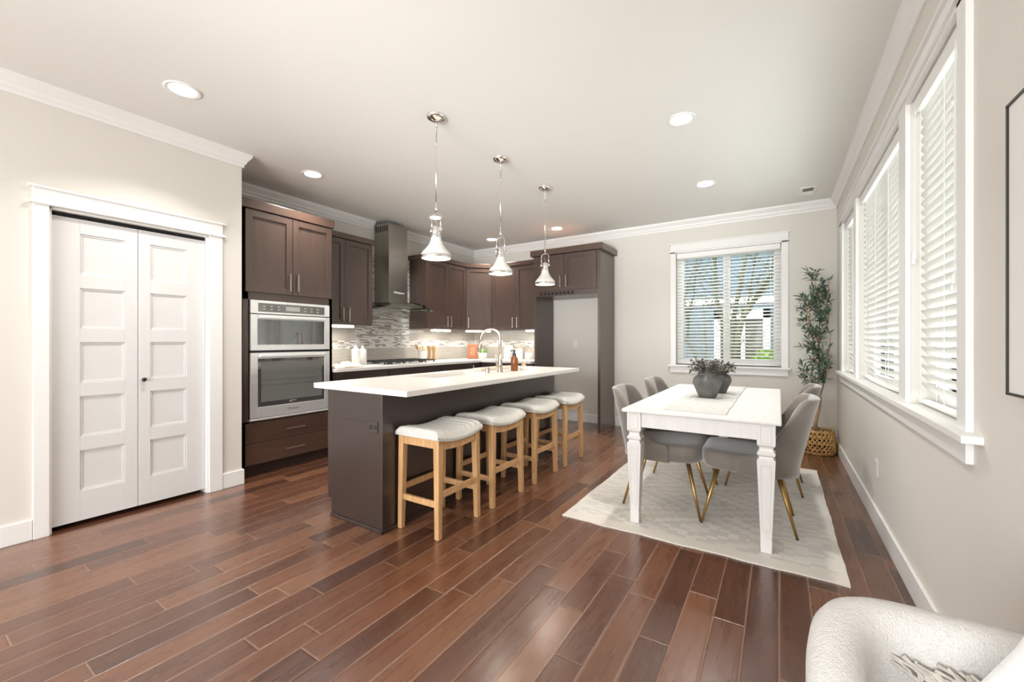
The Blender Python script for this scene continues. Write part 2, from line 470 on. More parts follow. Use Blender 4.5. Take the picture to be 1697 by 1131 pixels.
def crown(name, pts, mat=trim_m):
    """crown run along straight axis-aligned path: pts list of (x,y) wall corners, room on the right-hand side given as inward normals"""
    prof = [(0, 2.655), (0.012, 2.655), (0.014, 2.675), (0.026, 2.690), (0.030, 2.705), (0.052, 2.735), (0.058, 2.745), (0.060, 2.765), (0, 2.765)]
    bm = MB()
    rings = []
    n = len(pts)
    for i, (p, nrm) in enumerate(pts):
        rings.append([(p[0] + nrm[0] * d, p[1] + nrm[1] * d, z) for d, z in prof])
    bm.ring_skin(rings, True)
    struct(name, bm, mat, None, None)
    return


crown('trim_1', [((XL, -3.4), (1, 0)), ((XL, YRET), (1, 1)), ((XK, YRET), (1, 1)), ((XK, 3.62), (1, 0))])
crown('trim_2', [((XK, 3.97), (1, 0)), ((XK, YF), (1, -1)), ((XR, YF), (-1, -1)), ((XR, YB), (-1, 0))])
for o in bpy.data.objects:
    if o.name.startswith('trim_'): o['label'] = {'trim_1': 'white crown moulding above the pantry door and oven cabinet', 'trim_2': 'white crown moulding along the window walls and over the wall cabinets'}[o.name]; o['category'] = 'moulding'


def basebd(name, segs, lab):
    b = MB()
    for x0, x1, y0, y1 in segs: b.box(x0, x1, y0, y1, 0, 0.122)
    struct(name, b, trim_m, lab, 'baseboard', bev=0.003)


basebd('baseboard_left', [(XL, XL + 0.015, -0.6, 0.553), (XL, XL + 0.015, 1.572, YRET + 0.015), (XL - 0.05, XL, YRET, YRET + 0.015)], 'white baseboard either side of the pantry door')
basebd('baseboard_back', [(-2.93, -2.005, YF - 0.015, YF), (-1.958, XR, YF - 0.015, YF)], 'white baseboard under the window and in the fridge alcove')
basebd('baseboard_right', [(XR - 0.015, XR, -3.4, YF - 0.015)], 'white baseboard below the three windows')

# ------------------------------------------------------------------ pantry door
dc = thing('door_1', 'white two leaf bifold pantry door with five panels per leaf', 'door', (XL, 1.05, 0)); dc['kind'] = 'structure'
b = MB()
b.box(XL, XL + 0.02, 0.555, DY0, 0, 2.045).box(XL, XL + 0.02, DY1, 1.57, 0, 2.045)
b.box(XL, XL + 0.022, 0.555, 1.57, 2.045, 2.14).box(XL, XL + 0.035, 0.535, 1.59, 2.035, 2.05).box(XL, XL + 0.035, 0.535, 1.59, 2.133, 2.148)
b.box(XL - 0.12, XL + 0.004, DY0, DY0 + 0.012, 0, DZ).box(XL - 0.12, XL + 0.004, DY1 - 0.012, DY1, 0, DZ).box(XL - 0.12, XL + 0.004, DY0, DY1, DZ - 0.012, DZ)
b.build('casing', trim_m, dc, bev=0.002)
MB().box(XL - 0.07, XL - 0.03, DY0 + 0.013, DY1 - 0.013, 1.998, 2.016).build('track', dark_m, dc)
KX = XL - 0.028
for i, (y0, y1, py0, py1) in enumerate(((0.637, 1.0535, 0.765, 0.985), (1.0565, 1.464, 1.125, 1.343))):
    b = MB(); z0, z1 = 0.03, 1.992
    tops = [1.897 - k * 0.353 for k in range(5)]; hh = 0.262
    b.box(KX - 0.035, KX - 0.011, y0, y1, z0, z1)
    b.box(KX - 0.012, KX, y0, py0, z0, z1).box(KX - 0.012, KX, py1, y1, z0, z1)
    zz = [z1] + [v for t_ in tops for v in (t_, t_ - hh)] + [z0]
    for k in range(0, len(zz), 2): b.box(KX - 0.012, KX, py0, py1, zz[k + 1], zz[k])
    for t_ in tops:  # stepped moulding around each panel
        m_ = 0.012
        b.box(KX - 0.012, KX - 0.006, py0, py0 + m_, t_ - hh, t_).box(KX - 0.012, KX - 0.006, py1 - m_, py1, t_ - hh, t_)
        b.box(KX - 0.012, KX - 0.006, py0 + m_, py1 - m_, t_ - m_, t_).box(KX - 0.012, KX - 0.006, py0 + m_, py1 - m_, t_ - hh, t_ - hh + m_)
    lf = b.build('leaf', door_m, dc, bev=0.0015)
    if i == 1:
        k = MB(basis((0, 1, 0), (1, 0, 0), (KX, 1.084, 0.925)))
        k.M = Matrix.Translation((KX, 1.084, 0.925)) @ Matrix.Rotation(PI / 2, 4, 'Y')
        k.lathe([(0.0, 0.0), (0.009, 0.0), (0.008, 0.012), (0.013, 0.017), (0.015, 0.023), (0.012, 0.029), (0.0, 0.031)], seg=20)
        k.build('knob', black_m, lf, smooth=True)

# ------------------------------------------------------------------ windows
wf = thing('window_1', 'white framed double window behind the dining table', 'window', ((FX0 + FX1) / 2, YF, FZ0)); wf['kind'] = 'structure'
b = MB(); f0 = YF - 0.02
b.box(-1.207, FX0, f0, YF, 0.893, 2.362).box(FX1, 0.09, f0, YF, 0.893, 2.362).box(-1.207, 0.09, f0, YF, 2.345, 2.46)
b.box(-1.225, 0.108, f0 - 0.014, YF, 2.362, 2.376).box(-1.225, 0.108, f0 - 0.014, YF, 2.455, 2.470)
b.box(-1.207, 0.09, f0, YF, 0.79, 0.87)
b.build('casing', trim_m, wf, bev=0.002)
MB().box(-1.232, 0.114, f0 - 0.03, YF + 0.10, 0.868, 0.893).build('sill', trim_m, wf, bev=0.003)
b = MB(); g0, g1 = YF + 0.08, YF + 0.13
b.box(FX0, FX0 + 0.075, g0, g1, 0.893, 2.345).box(FX1 - 0.075, FX1, g0, g1, 0.893, 2.345)
for p_, q_ in ((FX0 + 0.075, -0.593), (-0.518, FX1 - 0.075)): b.box(p_, q_, g0, g1, 0.893, 0.965).box(p_, q_, g0, g1, 2.275, 2.345)
b.box(-0.593, -0.518, g0, g1, 0.893, 2.345)
b.build('sash', trim_m, wf, bev=0.002)
MB().box(FX0 + 0.07, -0.59, YF + 0.103, YF + 0.107, 0.96, 2.28).build('pane', glass_m, wf)
MB().box(-0.52, FX1 - 0.07, YF + 0.103, YF + 0.107, 0.96, 2.28).build('pane', glass_m, wf)

XP = XR - 0.02
wr = thing('window_2', 'row of three white framed windows beside the dining table', 'window', (XR, 3.6, RZ0)); wr['kind'] = 'structure'
b = MB()
b.box(XP, XR, 1.955, RO[0][0], 0.90, 2.362).box(XP, XR, RO[0][1], RO[1][0], 0.90, 2.345).box(XP, XR, RO[1][1], RO[2][0], 0.90, 2.345).box(XP, XR, RO[2][1], 5.33, 0.90, 2.362)
b.box(XP, XR, 1.955, 5.33, 2.345, 2.445).box(XP - 0.014, XR, 1.94, 5.35, 2.362, 2.376).box(XP - 0.014, XR, 1.94, 5.35, 2.440, 2.456)
b.box(XP, XR, 1.955, 5.33, 0.795, 0.875)
b.build('casing', trim_m, wr, bev=0.002)
MB().box(XP - 0.03, XR + 0.10, 1.88, 5.36, 0.874, 0.900).build('sill', trim_m, wr, bev=0.003)
b = MB(); g0, g1 = XR + 0.09, XR + 0.13
for a, c in RO:
    b.box(g0, g1, a, a + 0.05, 0.893, 2.345).box(g0, g1, c - 0.05, c, 0.893, 2.345).box(g0, g1, a + 0.05, c - 0.05, 0.893, 0.945).box(g0, g1, a + 0.05, c - 0.05, 2.29, 2.345)
b.box(g0, g1, 3.55, 3.60, 0.945, 2.29)
b.build('sash', trim_m, wr, bev=0.002)
for a, c in RO: MB().box(g0 + 0.018, g0 + 0.022, a + 0.045, c - 0.045, 0.94, 2.295).build('pane', glass_m, wr)


def blind(label, mtx, w, h, pitch, tilt, sag=0.0, cords=(), tassels=()):
    """local: x along the window from 0 to w, y outwards, z from 0 (sill) to h"""
    o0 = mtx @ Vector((w / 2, 0, 0))
    t = thing('window_blind', label, 'blind', o0, 'white slatted window blinds')
    MB(mtx).box(0.004, w - 0.004, -0.03, 0.03, h - 0.05, h - 0.002).build('headrail', blind_m, t, bev=0.002)
    MB(mtx).box(0.004, w - 0.004, -0.040, -0.032, h - 0.068, h - 0.002).build('valance', blind_m, t, bev=0.002)
    b = MB(mtx); hw = 0.0248; n = int((h - 0.09) / pitch); ns = 12 if sag else 1
    for k in range(n):
        z = h - 0.085 - k * pitch
        if z < 0.045: break
        low = max(0.0, 1.0 - (z - 0.03) / 0.42) ** 2
        c_, s_ = math.cos(tilt), math.sin(tilt)

        def F(u, v, z=z, low=low):
            dz = sag * low * (4 * u * (1 - u)) * -1
            q = (v - 0.5) * 2 * hw; return (0.006 + u * (w - 0.012), q * c_, z + q * s_ + dz + 0.0015 * (1 - (2 * v - 1) ** 2))
        b.grid(F, ns, 2)
    b.build('slats', slat_m, t, solid=0.003)
    b = MB(mtx)
    b.ring_skin([[(0.005 + u / 12 * (w - 0.01), 0.024 * math.cos(2 * PI * v / 12), 0.016 - sag * 4 * u / 12 * (1 - u / 12) * 0.35 + 0.010 * math.sin(2 * PI * v / 12)) for v in range(12)] for u in range(13)])
    b.build('bottom_rail', blind_m, t, smooth=True)
    b = MB(mtx)
    for cx in cords:
        for yy in (-0.027, 0.027): b.tube([(cx, yy, 0.02), (cx, yy, h - 0.05)], 0.0012, 4)
    b.build('ladder_cord', blind_m, t)
    for cx, z, off in tassels:
        b = MB(mtx); b.tube([(cx, -0.044, h - 0.06), (cx + off * 0.5, -0.046, (h + z) / 2), (cx + off, -0.046, z)], 0.0014, 5)
        b.tube([(cx + 0.014, -0.046, h - 0.06), (cx + 0.01 + off, -0.048, z + 0.02)], 0.0014, 5)
        pc = b.build('pull_cord', blind_m, t)
        b = MB(mtx)
        for q, (dx, dz) in enumerate(((0, 0), (0.012, 0.025))):
            b.M = mtx @ Matrix.Translation((cx + off + dx, -0.05, z + dz))
            b.lathe([(0.003, 0.0), (0.005, -0.006), (0.008, -0.036), (0.008, -0.04), (0.0, -0.04)], seg=12)
        b.build('tassel', blind_m, pc, smooth=True)
    return t


blind('white open slatted blind in front of the double window', basis((1, 0, 0), (0, 1, 0), (FX0 + 0.004, YF + 0.045, 0.893)), FX1 - FX0 - 0.008, 1.452, 0.0415, math.radians(17), 0, (0.10, 0.58, 1.05))
ex, ey = (0, -1, 0), (1, 0, 0)
# local x runs from the far jamb towards the camera
blind('narrow white blind nearest the picture frame, its pull cord by the casing', basis(ex, ey, (XR + 0.045, RO[0][1] - 0.004, 0.900)), RO[0][1] - RO[0][0] - 0.008, 1.443, 0.0425, math.radians(-54), 0, (0.07, 0.40, 0.62), ((0.59, 0.52, 0.0), (0.06, 0.70, 0.0)))
blind('wide white blind between two narrow ones, bottom slats sagging', basis(ex, ey, (XR + 0.045, RO[1][1] - 0.004, 0.912)), RO[1][1] - RO[1][0] - 0.008, 1.431, 0.0425, math.radians(-54), 0.045, (0.2, 0.55, 0.95, 1.3), ((1.33, 0.43, -0.01),))
blind('narrow white blind next to the potted olive tree', basis(ex, ey, (XR + 0.045, RO[2][1] - 0.004, 0.900)), RO[2][1] - RO[2][0] - 0.008, 1.443, 0.0425, math.radians(-54), 0, (0.08, 0.4, 0.68))

# ------------------------------------------------------------------ ceiling fittings


def downlight(x, y, label):
    t = thing('recessed_light', label, 'ceiling light', (x, y, ZC), 'recessed ceiling lights')
    MB().lathe([(0.070, -0.001), (0.088, -0.006), (0.097, -0.004), (0.098, 0.001)], (x, y, ZC), 40).build('trim_ring', trim_m, t, smooth=True)
    MB().lathe([(0.0, -0.0035), (0.071, -0.0035), (0.071, 0.0)], (x, y, ZC), 40).build('lens', lens_m, t)
    l = area('downlight_lamp', (x, y, ZC - 0.012), (0, 0, 0), 0.14, 0.14, 11.5, (1.0, 0.965, 0.92), 'DISK', spread=2.0)
    l.parent = t; l.location = (0, 0, -0.012)
    return t


for x, y, lb in ((-3.127, 1.078, 'round recessed ceiling light in front of the white pantry door'),
                 (-0.582, 3.121, 'round recessed ceiling light above the near end of the dining table'),
                 (-3.685, 2.281, 'round recessed ceiling light in front of the oven cabinet'),
                 (-0.618, 4.533, 'round recessed ceiling light above the far end of the dining table'),
                 (-3.669, 3.927, 'round recessed ceiling light in front of the steel range hood'),
                 (-3.726, 5.233, 'round recessed ceiling light over the corner wall cabinet'),
                 (-2.602, 5.217, 'round recessed ceiling light over the fridge alcove cabinet')):
    downlight(x, y, lb)

t = thing('ceiling_vent', 'small white ceiling air register near the crown moulding', 'vent', (0.25, 5.31, ZC))
b = MB(); b.box(0.175, 0.325, 5.17, 5.45, ZC - 0.008, ZC)
b.build('frame', trim_m, t, bev=0.003)
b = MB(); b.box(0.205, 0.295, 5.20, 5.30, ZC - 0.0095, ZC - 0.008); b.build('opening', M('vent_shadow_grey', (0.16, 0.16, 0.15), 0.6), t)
b = MB()
for k in range(5): b.box(0.205, 0.295, 5.318 + k * 0.024, 5.330 + k * 0.024, ZC - 0.0105, ZC - 0.008)
b.build('louvres', trim_m, t)

# pendants
SHADE = [(0.0325, 1.925), (0.034, 1.912), (0.036, 1.902), (0.042, 1.886), (0.050, 1.870), (0.062, 1.852), (0.077, 1.835), (0.090, 1.821), (0.098, 1.808), (0.1005, 1.795)]


def pendant():
    x = y = 0
    t = thing('pendant_light', '', 'pendant lamp', (0, 0, 0), 'pendant lamps over the island')
    MB().lathe([(0.0, 2.728), (0.018, 2.730), (0.035, 2.738), (0.055, 2.746), (0.064, 2.753), (0.066, 2.765)], seg=40).build('canopy', chrome_m, t, smooth=True)
    b = MB(); b.tube([(0, 0, 2.73), (0, 0, 2.690)], 0.0085, 14).tube([(0, 0, 2.69), (0, 0, 2.15)], 0.0055, 12).tube([(0, 0, 2.16), (0, 0, 2.095)], 0.0085, 14)
    b.build('rod', chrome_m, t, smooth=True)
    b = MB(); pts = []
    for k in range(13):
        a = PI * k / 12; pts.append((0.041 * math.cos(a), 0, 2.063 + 0.027 * math.sin(a)))
    pts = [(0.041, 0, 1.968), (0.041, 0, 2.03)] + pts + [(-0.041, 0, 2.03), (-0.041, 0, 1.968)]
    b.tube(pts, 0.0042, 8); b.build('yoke', chrome_m, t, smooth=True)
    for s_ in (-1, 1):
        b = MB(Matrix.Translation((s_ * 0.035, 0, 1.972)) @ Matrix.Rotation(s_ * PI / 2, 4, 'Y'))
        b.lathe([(0.0, 0.018), (0.011, 0.017), (0.013, 0.010), (0.009, 0.006), (0.007, -0.01)], seg=14)
        b.build('thumb_screw', chrome_m, t, smooth=True)
    b = MB(); b.lathe([(0.0, 2.005), (0.016, 2.003), (0.026, 1.994), (0.030, 1.985), (0.028, 1.978), (0.032, 1.966), (0.032, 1.950), (0.027, 1.945), (0.036, 1.938), (0.037, 1.926), (0.0335, 1.922)], seg=28)
    b.build('socket', chrome_m, t, smooth=True)
    b = MB(); b.tube([(0.002, 0, 2.10), (-0.004, 0.003, 2.075), (-0.016, 0.004, 2.06), (-0.012, 0.003, 2.04), (0.004, 0, 2.028), (0.0, 0, 2.012), (-0.012, 0, 2.0)], 0.0026, 6)
    b.build('cord', cord_m, t, smooth=True)
    MB().lathe(SHADE, seg=48).build('shade', shade_m, t, smooth=True, solid=0.003)
    MB().lathe([(0.1005, 1.796), (0.1035, 1.793), (0.104, 1.780), (0.1015, 1.774), (0.099, 1.776)], seg=48).build('rim', chrome_m, t, smooth=True)
    MB().lathe([(0.0, 1.7765), (0.05, 1.777), (0.099, 1.781)], seg=40).build('diffuser', bulb_m, t, smooth=True)
    l = area('pendant_lamp', (0, 0, 1.770), (0, 0, 0), 0.17, 0.17, 2.6, (1.0, 0.89, 0.74), 'DISK'); l.parent = t; l.location = (0, 0, 1.770)
    return t


p0 = pendant(); 
for i, (y, lb) in enumerate(((2.16, 'bell shaped nickel pendant lamp nearest the oven end of the island'),
                             (2.958, 'bell shaped nickel pendant lamp hanging between the two others'),
                             (3.765, 'bell shaped nickel pendant lamp nearest the fridge alcove'))):
    o = p0 if i == 0 else dup(p0)
    o.location = (-2.013, y, 0); o['label'] = lb

# ------------------------------------------------------------------ cabinets
LX = basis((0, 1, 0), (-1, 0, 0))      # cabinets on the kitchen wall: local x = world y, local y = -world x (front at -x...)


def frame_door(parent, mtx, x0, x1, z0, z1, mat=None, rail=0.058, th=0.02, name='door', flat=False):
    """front face at local y = 0 (towards the room is -y)"""
    mat = mat or esp_m
    b = MB(mtx)
    if flat: b.box(x0, x1, -th, 0, z0, z1)
    else:
        b.box(x0, x0 + rail, -th, 0, z0, z1).box(x1 - rail, x1, -th, 0, z0, z1)
        b.box(x0 + rail, x1 - rail, -th, 0, z0, z0 + rail).box(x0 + rail, x1 - rail, -th, 0, z1 - rail, z1)
        b.box(x0 + rail - 0.002, x1 - rail + 0.002, -th + 0.011, -0.002, z0 + rail - 0.002, z1 - rail + 0.002)
    return b.build(name, mat, parent, bev=0.0016)


def pull(parent, mtx, x, z, ln, vertical=True, th=0.02):
    b = MB(mtx); y = -th - 0.030; r = 0.0058
    if vertical:
        b.box(x - r, x + r, y - r, y + r, z - ln / 2, z + ln / 2)
        for s_ in (-1, 1): b.box(x - 0.004, x + 0.004, y, -th, z + s_ * (ln / 2 - 0.012) - 0.004, z + s_ * (ln / 2 - 0.012) + 0.004)
    else:
        b.box(x - ln / 2, x + ln / 2, y - r, y + r, z - r, z + r)
        for s_ in (-1, 1): b.box(x + s_ * (ln / 2 - 0.012) - 0.004, x + s_ * (ln / 2 - 0.012) + 0.004, y, -th, z - 0.004, z + 0.004)
    return b.build('handle', nickel_m, parent, bev=0.0015)


def facing_x(front): return basis((0, 1, 0), (-1, 0, 0), (front, 0, 0))   # room is +x


def facing_y(front): return basis((1, 0, 0), (0, 1, 0), (0, front, 0))    # room is -y


# oven tower
TX = -3.90
t = thing('oven_cabinet', 'tall espresso cabinet that holds the wall ovens', 'cabinet', (XK, 2.18, 0))
b = MB(); y0, y1 = 1.745, 2.628
XC = XK + 0.004
b.box(XC, TX, y0, y0 + 0.03, 0.105, 2.36).box(XC, TX, y1 - 0.03, y1, 0.105, 2.36).box(XC, TX, y0, y1, 1.565, 2.36).box(XC, TX, y0, y1, 0.105, 0.49)
b.box(XC, XK + 0.02, y0, y1, 0.105, 2.36).box(TX - 0.02, TX, y0, 1.818, 0.105, 2.36).box(TX - 0.02, TX, 2.590, y1, 0.105, 2.36)
b.build('body', esp_m, t, bev=0.0015)
MB().box(XC, TX - 0.06, y0, y1, 0, 0.105).build('toe_kick', espb_m, t)
b = MB(); b.box(XC, TX + 0.028, y0 - 0.004, y1 + 0.012, 2.362, 2.442)
b.build('crown_moulding', esph_m, t, bev=0.003)
mt = facing_x(TX)
d = frame_door(t, mt, 1.788, 2.200, 1.632, 2.352); pull(d, mt, 2.166, 1.748, 0.165)
d = frame_door(t, mt, 2.205, 2.612, 1.632, 2.352); pull(d, mt, 2.242, 1.750, 0.165)
for z0, z1, hz in ((0.300, 0.474, 0.382), (0.112, 0.294, 0.198)):
    d = frame_door(t, mt, 1.788, 2.612, z0, z1, esph_m, name='drawer', flat=True); pull(d, mt, 2.216, hz, 0.185, False)

# wall oven
t = thing('wall_oven', 'stainless steel microwave and oven combination built into the tall cabinet', 'oven', (-4.0, 2.205, 0.495))
y0, y1 = 1.826, 2.584
MB().box(-4.42, TX - 0.001, y0 + 0.01, y1 - 0.01, 0.497, 1.562).build('housing', black_m, t)
F = TX + 0.004
b = MB(); b.box(TX - 0.0005, F + 0.018, y0, y1, 1.444, 1.562); b.build('control_panel', steel_m, t, bev=0.003)
ogl = NT('oven_black_glass'); ogl.set(color=(0.22, 0.22, 0.22), rough=0.04, metal=0.75); ogl_m = ogl.m
ogg = NT('control_glass'); ogg.set(color=(0.20, 0.195, 0.185), rough=0.08, metal=0.5); ogg_m = ogg.m
pan = t.children[-1]
MB().box(F + 0.018, F + 0.0195, 1.890, 2.526, 1.462, 1.540).build('display_glass', ogg_m, pan)
M('keypad_print', (0.42, 0.41, 0.39), 0.4)
for k in range(9):
    yy = 1.93 + k * 0.064
    if 3 <= k <= 5: continue
    MB().box(F + 0.0195, F + 0.020, yy, yy + 0.022, 1.482, 1.490).build('key_legend', MATS['keypad_print'], pan)
    MB().box(F + 0.0195, F + 0.020, yy, yy + 0.022, 1.508, 1.516).build('key_legend', MATS['keypad_print'], pan)
MB().box(F + 0.0195, F + 0.020, 2.135, 2.27, 1.480, 1.522).build('clock_display', MATS['keypad_print'], pan)


def oven_door(z0, z1, gy0, gy1, gz0, gz1, hz):
    b = MB(); f0, f1 = TX + 0.0, F + 0.020
    b.box(f0, f1, y0, gy0, z0, z1).box(f0, f1, gy1, y1, z0, z1).box(f0, f1, gy0, gy1, z0, gz0).box(f0, f1, gy0, gy1, gz1, z1)
    d = b.build('door', steel_m, t, bev=0.002)
    MB().box(f0, f1 - 0.003, gy0, gy1, gz0, gz1).build('glass', ogl_m, d)
    return d


dm = oven_door(1.116, 1.436, 1.884, 2.527, 1.167, 1.393, 1.41)
do = oven_door(0.518, 1.095, 1.887, 2.527, 0.612, 1.042, 1.07)
for d, z in ((dm, 1.412), (do, 1.066)):
    b = MB(); b.box(F + 0.020, F + 0.052, 1.888, 2.524, z - 0.011, z + 0.013)
    b.build('handle', steel_m, d, bev=0.005, seg=3)
MB().box(F + 0.0175, F + 0.0182, 1.915, 2.50, 0.655, 1.015).build('window', M('oven_window', (0.16, 0.165, 0.155), 0.10, spec=0.8), do)
b = MB()
for zz in (0.80, 0.845): b.box(F + 0.0182, F + 0.0186, 1.92, 2.49, zz, zz + 0.003)
b.build('rack', nickel_m, do)
b = MB(); b.M = Matrix.Translation((F + 0.0178, 2.205, 0.634)) @ Matrix.Rotation(PI / 2, 4, 'Y') @ Matrix.Diagonal((0.34, 1, 1, 1))
b.lathe([(0.0, 0.003), (0.026, 0.003), (0.034, 0.0015), (0.034, 0.0)], seg=32); b.build('badge', chrome_m, do, smooth=True)


def text(body, size, mtx, mat, name, parent, ext=0.0004, shear=0.0):
    cu = bpy.data.curves.new(name, 'FONT'); cu.body = body; cu.size = size; cu.align_x = 'CENTER'; cu.align_y = 'CENTER'; cu.extrude = ext; cu.shear = shear
    o = bpy.data.objects.new(name, cu); COL.objects.link(o)
    dg = bpy.context.evaluated_depsgraph_get(); me = bpy.data.meshes.new_from_object(o.evaluated_get(dg))
    bpy.data.objects.remove(o); bpy.data.curves.remove(cu)
    me.transform(Matrix.Translation(-wloc(parent)) @ mtx)
    me.materials.clear(); me.materials.append(mat)
    o = bpy.data.objects.new(name, me); COL.objects.link(o); o.parent = parent
    return o


def face_x(p):  # text plane facing +x
    m = Matrix.Identity(4)
    for i in range(3):
        m[i][0] = (0, 1, 0)[i]; m[i][1] = (0, 0, 1)[i]; m[i][2] = (1, 0, 0)[i]; m[i][3] = p[i]
    return m


ink_m = M('dark_ink', (0.05, 0.05, 0.05), 0.4)
text('Whirlpool', 0.026, face_x((F + 0.0203, 2.205, 0.566)), ink_m, 'lettering', do, shear=0.25)
b = MB(); b.box(TX - 0.0005, F + 0.03, y0 - 0.008, y1 + 0.004, 0.496, 0.512); b.build('bottom_trim', steel_m, t, bev=0.002)


def wall_cab(name, label, mtx, depth, x0, x1, z0, z1, doors, hand, group, crown_top, ext=(0.0, 0.012)):
    o0 = mtx @ Vector(((x0 + x1) / 2, depth, z0))
    t = thing(name, label, 'cabinet', o0, group)
    b = MB(mtx); b.box(x0, x1, 0, depth, z0, z1); b.build('body', esp_m, t, bev=0.0015)
    b = MB(mtx); b.box(x0 - ext[0], x1 + ext[1], -0.035, depth, z1 + 0.001, crown_top); b.build('crown_moulding', esph_m, t, bev=0.003)
    for (a, c, hx) in doors:
        d = frame_door(t, mtx, a, c, z0 + 0.004, z1 - 0.006)
        pull(d, mtx, hx, z0 + 0.115, 0.16)
    return t


G = 'espresso wall cabinets'
m1 = facing_x(-4.16)
wall_cab('wall_cabinet', 'two door espresso wall cabinet between the oven cabinet and the range hood', m1, 0.328, 2.642, 3.335, 1.385, 2.357, ((2.648, 2.951, 2.915), (2.955, 3.330, 2.992)), 0, G, 2.42)
wall_cab('wall_cabinet', 'two door espresso wall cabinet just past the range hood', m1, 0.328, 4.250, 5.122, 1.372, 2.357, ((4.256, 4.700, 4.662), (4.704, 5.118, 4.742)), 0, G, 2.42, (0.02, -0.002))
m3 = facing_y(5.442)
wall_cab('wall_cabinet', 'two door espresso wall cabinet beside the fridge alcove', m3, 0.326, -3.868, -2.962, 1.372, 2.357, ((-3.864, -3.418, -3.455), (-3.414, -2.966, -3.375)), 0, G, 2.42, (-0.004, 0.0))
# diagonal corner cabinet
t = thing('corner_cabinet', 'single door espresso corner cabinet set at an angle', 'cabinet', (-4.3, 5.55, 1.372), G)
A, B = Vector((-4.16, 5.124, 0)), Vector((-3.870, 5.442, 0))
MB().prism([(XK + 0.002, 5.124), (A.x, A.y), (B.x, B.y), (B.x, YF - 0.002), (XK + 0.002, YF - 0.002)], 'z', 1.372, 2.357).build('body', esp_m, t, bev=0.0015)
e = (B - A).normalized(); nrm = Vector((e.y, -e.x, 0))
cA, cB = A + nrm * 0.035 - e * 0.012, B + nrm * 0.035 + e * 0.012
MB().prism([(XK + 0.002, 5.124), (A.x + 0.034, 5.124), (cA.x + 0.02, cA.y + 0.012), (cB.x - 0.016, cB.y - 0.006), (B.x, 5.406), (B.x, YF - 0.002), (XK + 0.002, YF - 0.002)], 'z', 2.358, 2.42).build('crown_moulding', esph_m, t, bev=0.003)
md = basis(tuple(e), (-nrm.x, -nrm.y, 0), tuple(A))
L_ = (B - A).length
d = frame_door(t, md, 0.014, L_ - 0.014, 1.378, 2.351); pull(d, md, 0.045, 1.487, 0.16)

# fridge surround
t = thing('fridge_cabinet', 'espresso surround with two doors above the empty fridge alcove', 'cabinet', (-2.46, YF, 0))
YC = 5.205
MB().box(-2.958, -2.932, YC, YF - 0.016, 0.0, 2.40).build('side_panel', esp_m, t, bev=0.0015)
MB().box(-2.003, -1.966, YC, YF - 0.016, 0.0, 2.40).build('side_panel', esp_m, t, bev=0.0015)
MB().box(-2.932, -2.003, YC + 0.001, YF - 0.002, 1.828, 2.40).build('body', esp_m, t, bev=0.0015)
MB().box(-3.0, -1.925, YC - 0.045, YF - 0.002, 2.402, 2.484).build('crown_moulding', esph_m, t, bev=0.003)
m4 = facing_y(YC)
d = frame_door(t, m4, -2.955, -2.485, 1.900, 2.396); pull(d, m4, -2.527, 2.02, 0.16)
d = frame_door(t, m4, -2.480, -2.018, 1.900, 2.396); pull(d, m4, -2.440, 2.02, 0.16)
for k in range(9): MB().box(-2.86 + k * 0.06, -2.825 + k * 0.06, YC - 0.0015, YC + 0.002, 1.845, 1.878).build('vent_slot', dark_m, t)

# base cabinets, kitchen wall
GB = 'espresso base cabinets'
m5 = facing_x(-3.875)


def base_cab(label, mtx, depth, x0, x1, drawers, doors, mat=espb_m, z1=0.873):
    o0 = mtx @ Vector(((x0 + x1) / 2, depth, 0)); t = thing('base_cabinet', label, 'cabinet', o0, GB)
    MB(mtx).box(x0, x1, 0, depth, 0.105, z1).build('body', mat, t, bev=0.0015)
    MB(mtx).box(x0, x1, 0.06, depth, 0, 0.105).build('toe_kick', mat, t)
    for a, c, z0, z2, pl in drawers:
        d = frame_door(t, mtx, a, c, z0, z2, mat, name='drawer', flat=True)
        if pl: pull(d, mtx, (a + c) / 2, (z0 + z2) / 2 - 0.01, 0.16, False)
    for a, c, z0, z2, hx in doors:
        d = frame_door(t, mtx, a, c, z0, z2, mat); 
        if hx: pull(d, mtx, hx, z2 - 0.10, 0.16)


base_cab('espresso base cabinet beside the oven cabinet, under the folded cloth', m5, 0.612, 2.634, 3.335, [(2.66, 3.328, 0.70, 0.862, False)], [(2.66, 2.992, 0.11, 0.69, 2.955), (2.996, 3.328, 0.11, 0.69, 3.03)])
base_cab('espresso base cabinet under the gas cooktop', m5, 0.612, 3.339, 4.245, [(3.345, 4.24, 0.70, 0.862, False), (3.345, 4.24, 0.41, 0.69, True), (3.345, 4.24, 0.11, 0.40, True)], [])
base_cab('espresso drawer cabinet between the cooktop and the corner', m5, 0.612, 4.249, 4.86, [(4.255, 4.855, 0.70, 0.862, True), (4.255, 4.855, 0.41, 0.69, True), (4.255, 4.855, 0.11, 0.40, True)], [])
base_cab('espresso corner base cabinet below the terracotta sign', m5, 0.612, 4.864, 5.766, [], [(4.868, 5.13, 0.11, 0.862, 4.905)])
m6 = facing_y(5.150)
base_cab('espresso base cabinet below the white canisters', m6, 0.616, -3.852, -2.962, [(-3.846, -3.41, 0.70, 0.862, True), (-3.405, -2.968, 0.70, 0.862, True)], [(-3.846, -3.41, 0.11, 0.69, -3.45), (-3.405, -2.968, 0.11, 0.69, -3.365)])
b = MB(); b.prism([(XK + 0.013, 2.632), (-3.838, 2.632), (-3.838, 5.110), (-2.962, 5.110), (-2.962, YF - 0.013), (XK + 0.013, YF - 0.013)], 'z', 0.875, 0.910)
tag(b.build('kitchen_worktop', quartz_m, bev=0.003), 'white L shaped stone worktop along the kitchen wall and corner', 'worktop')

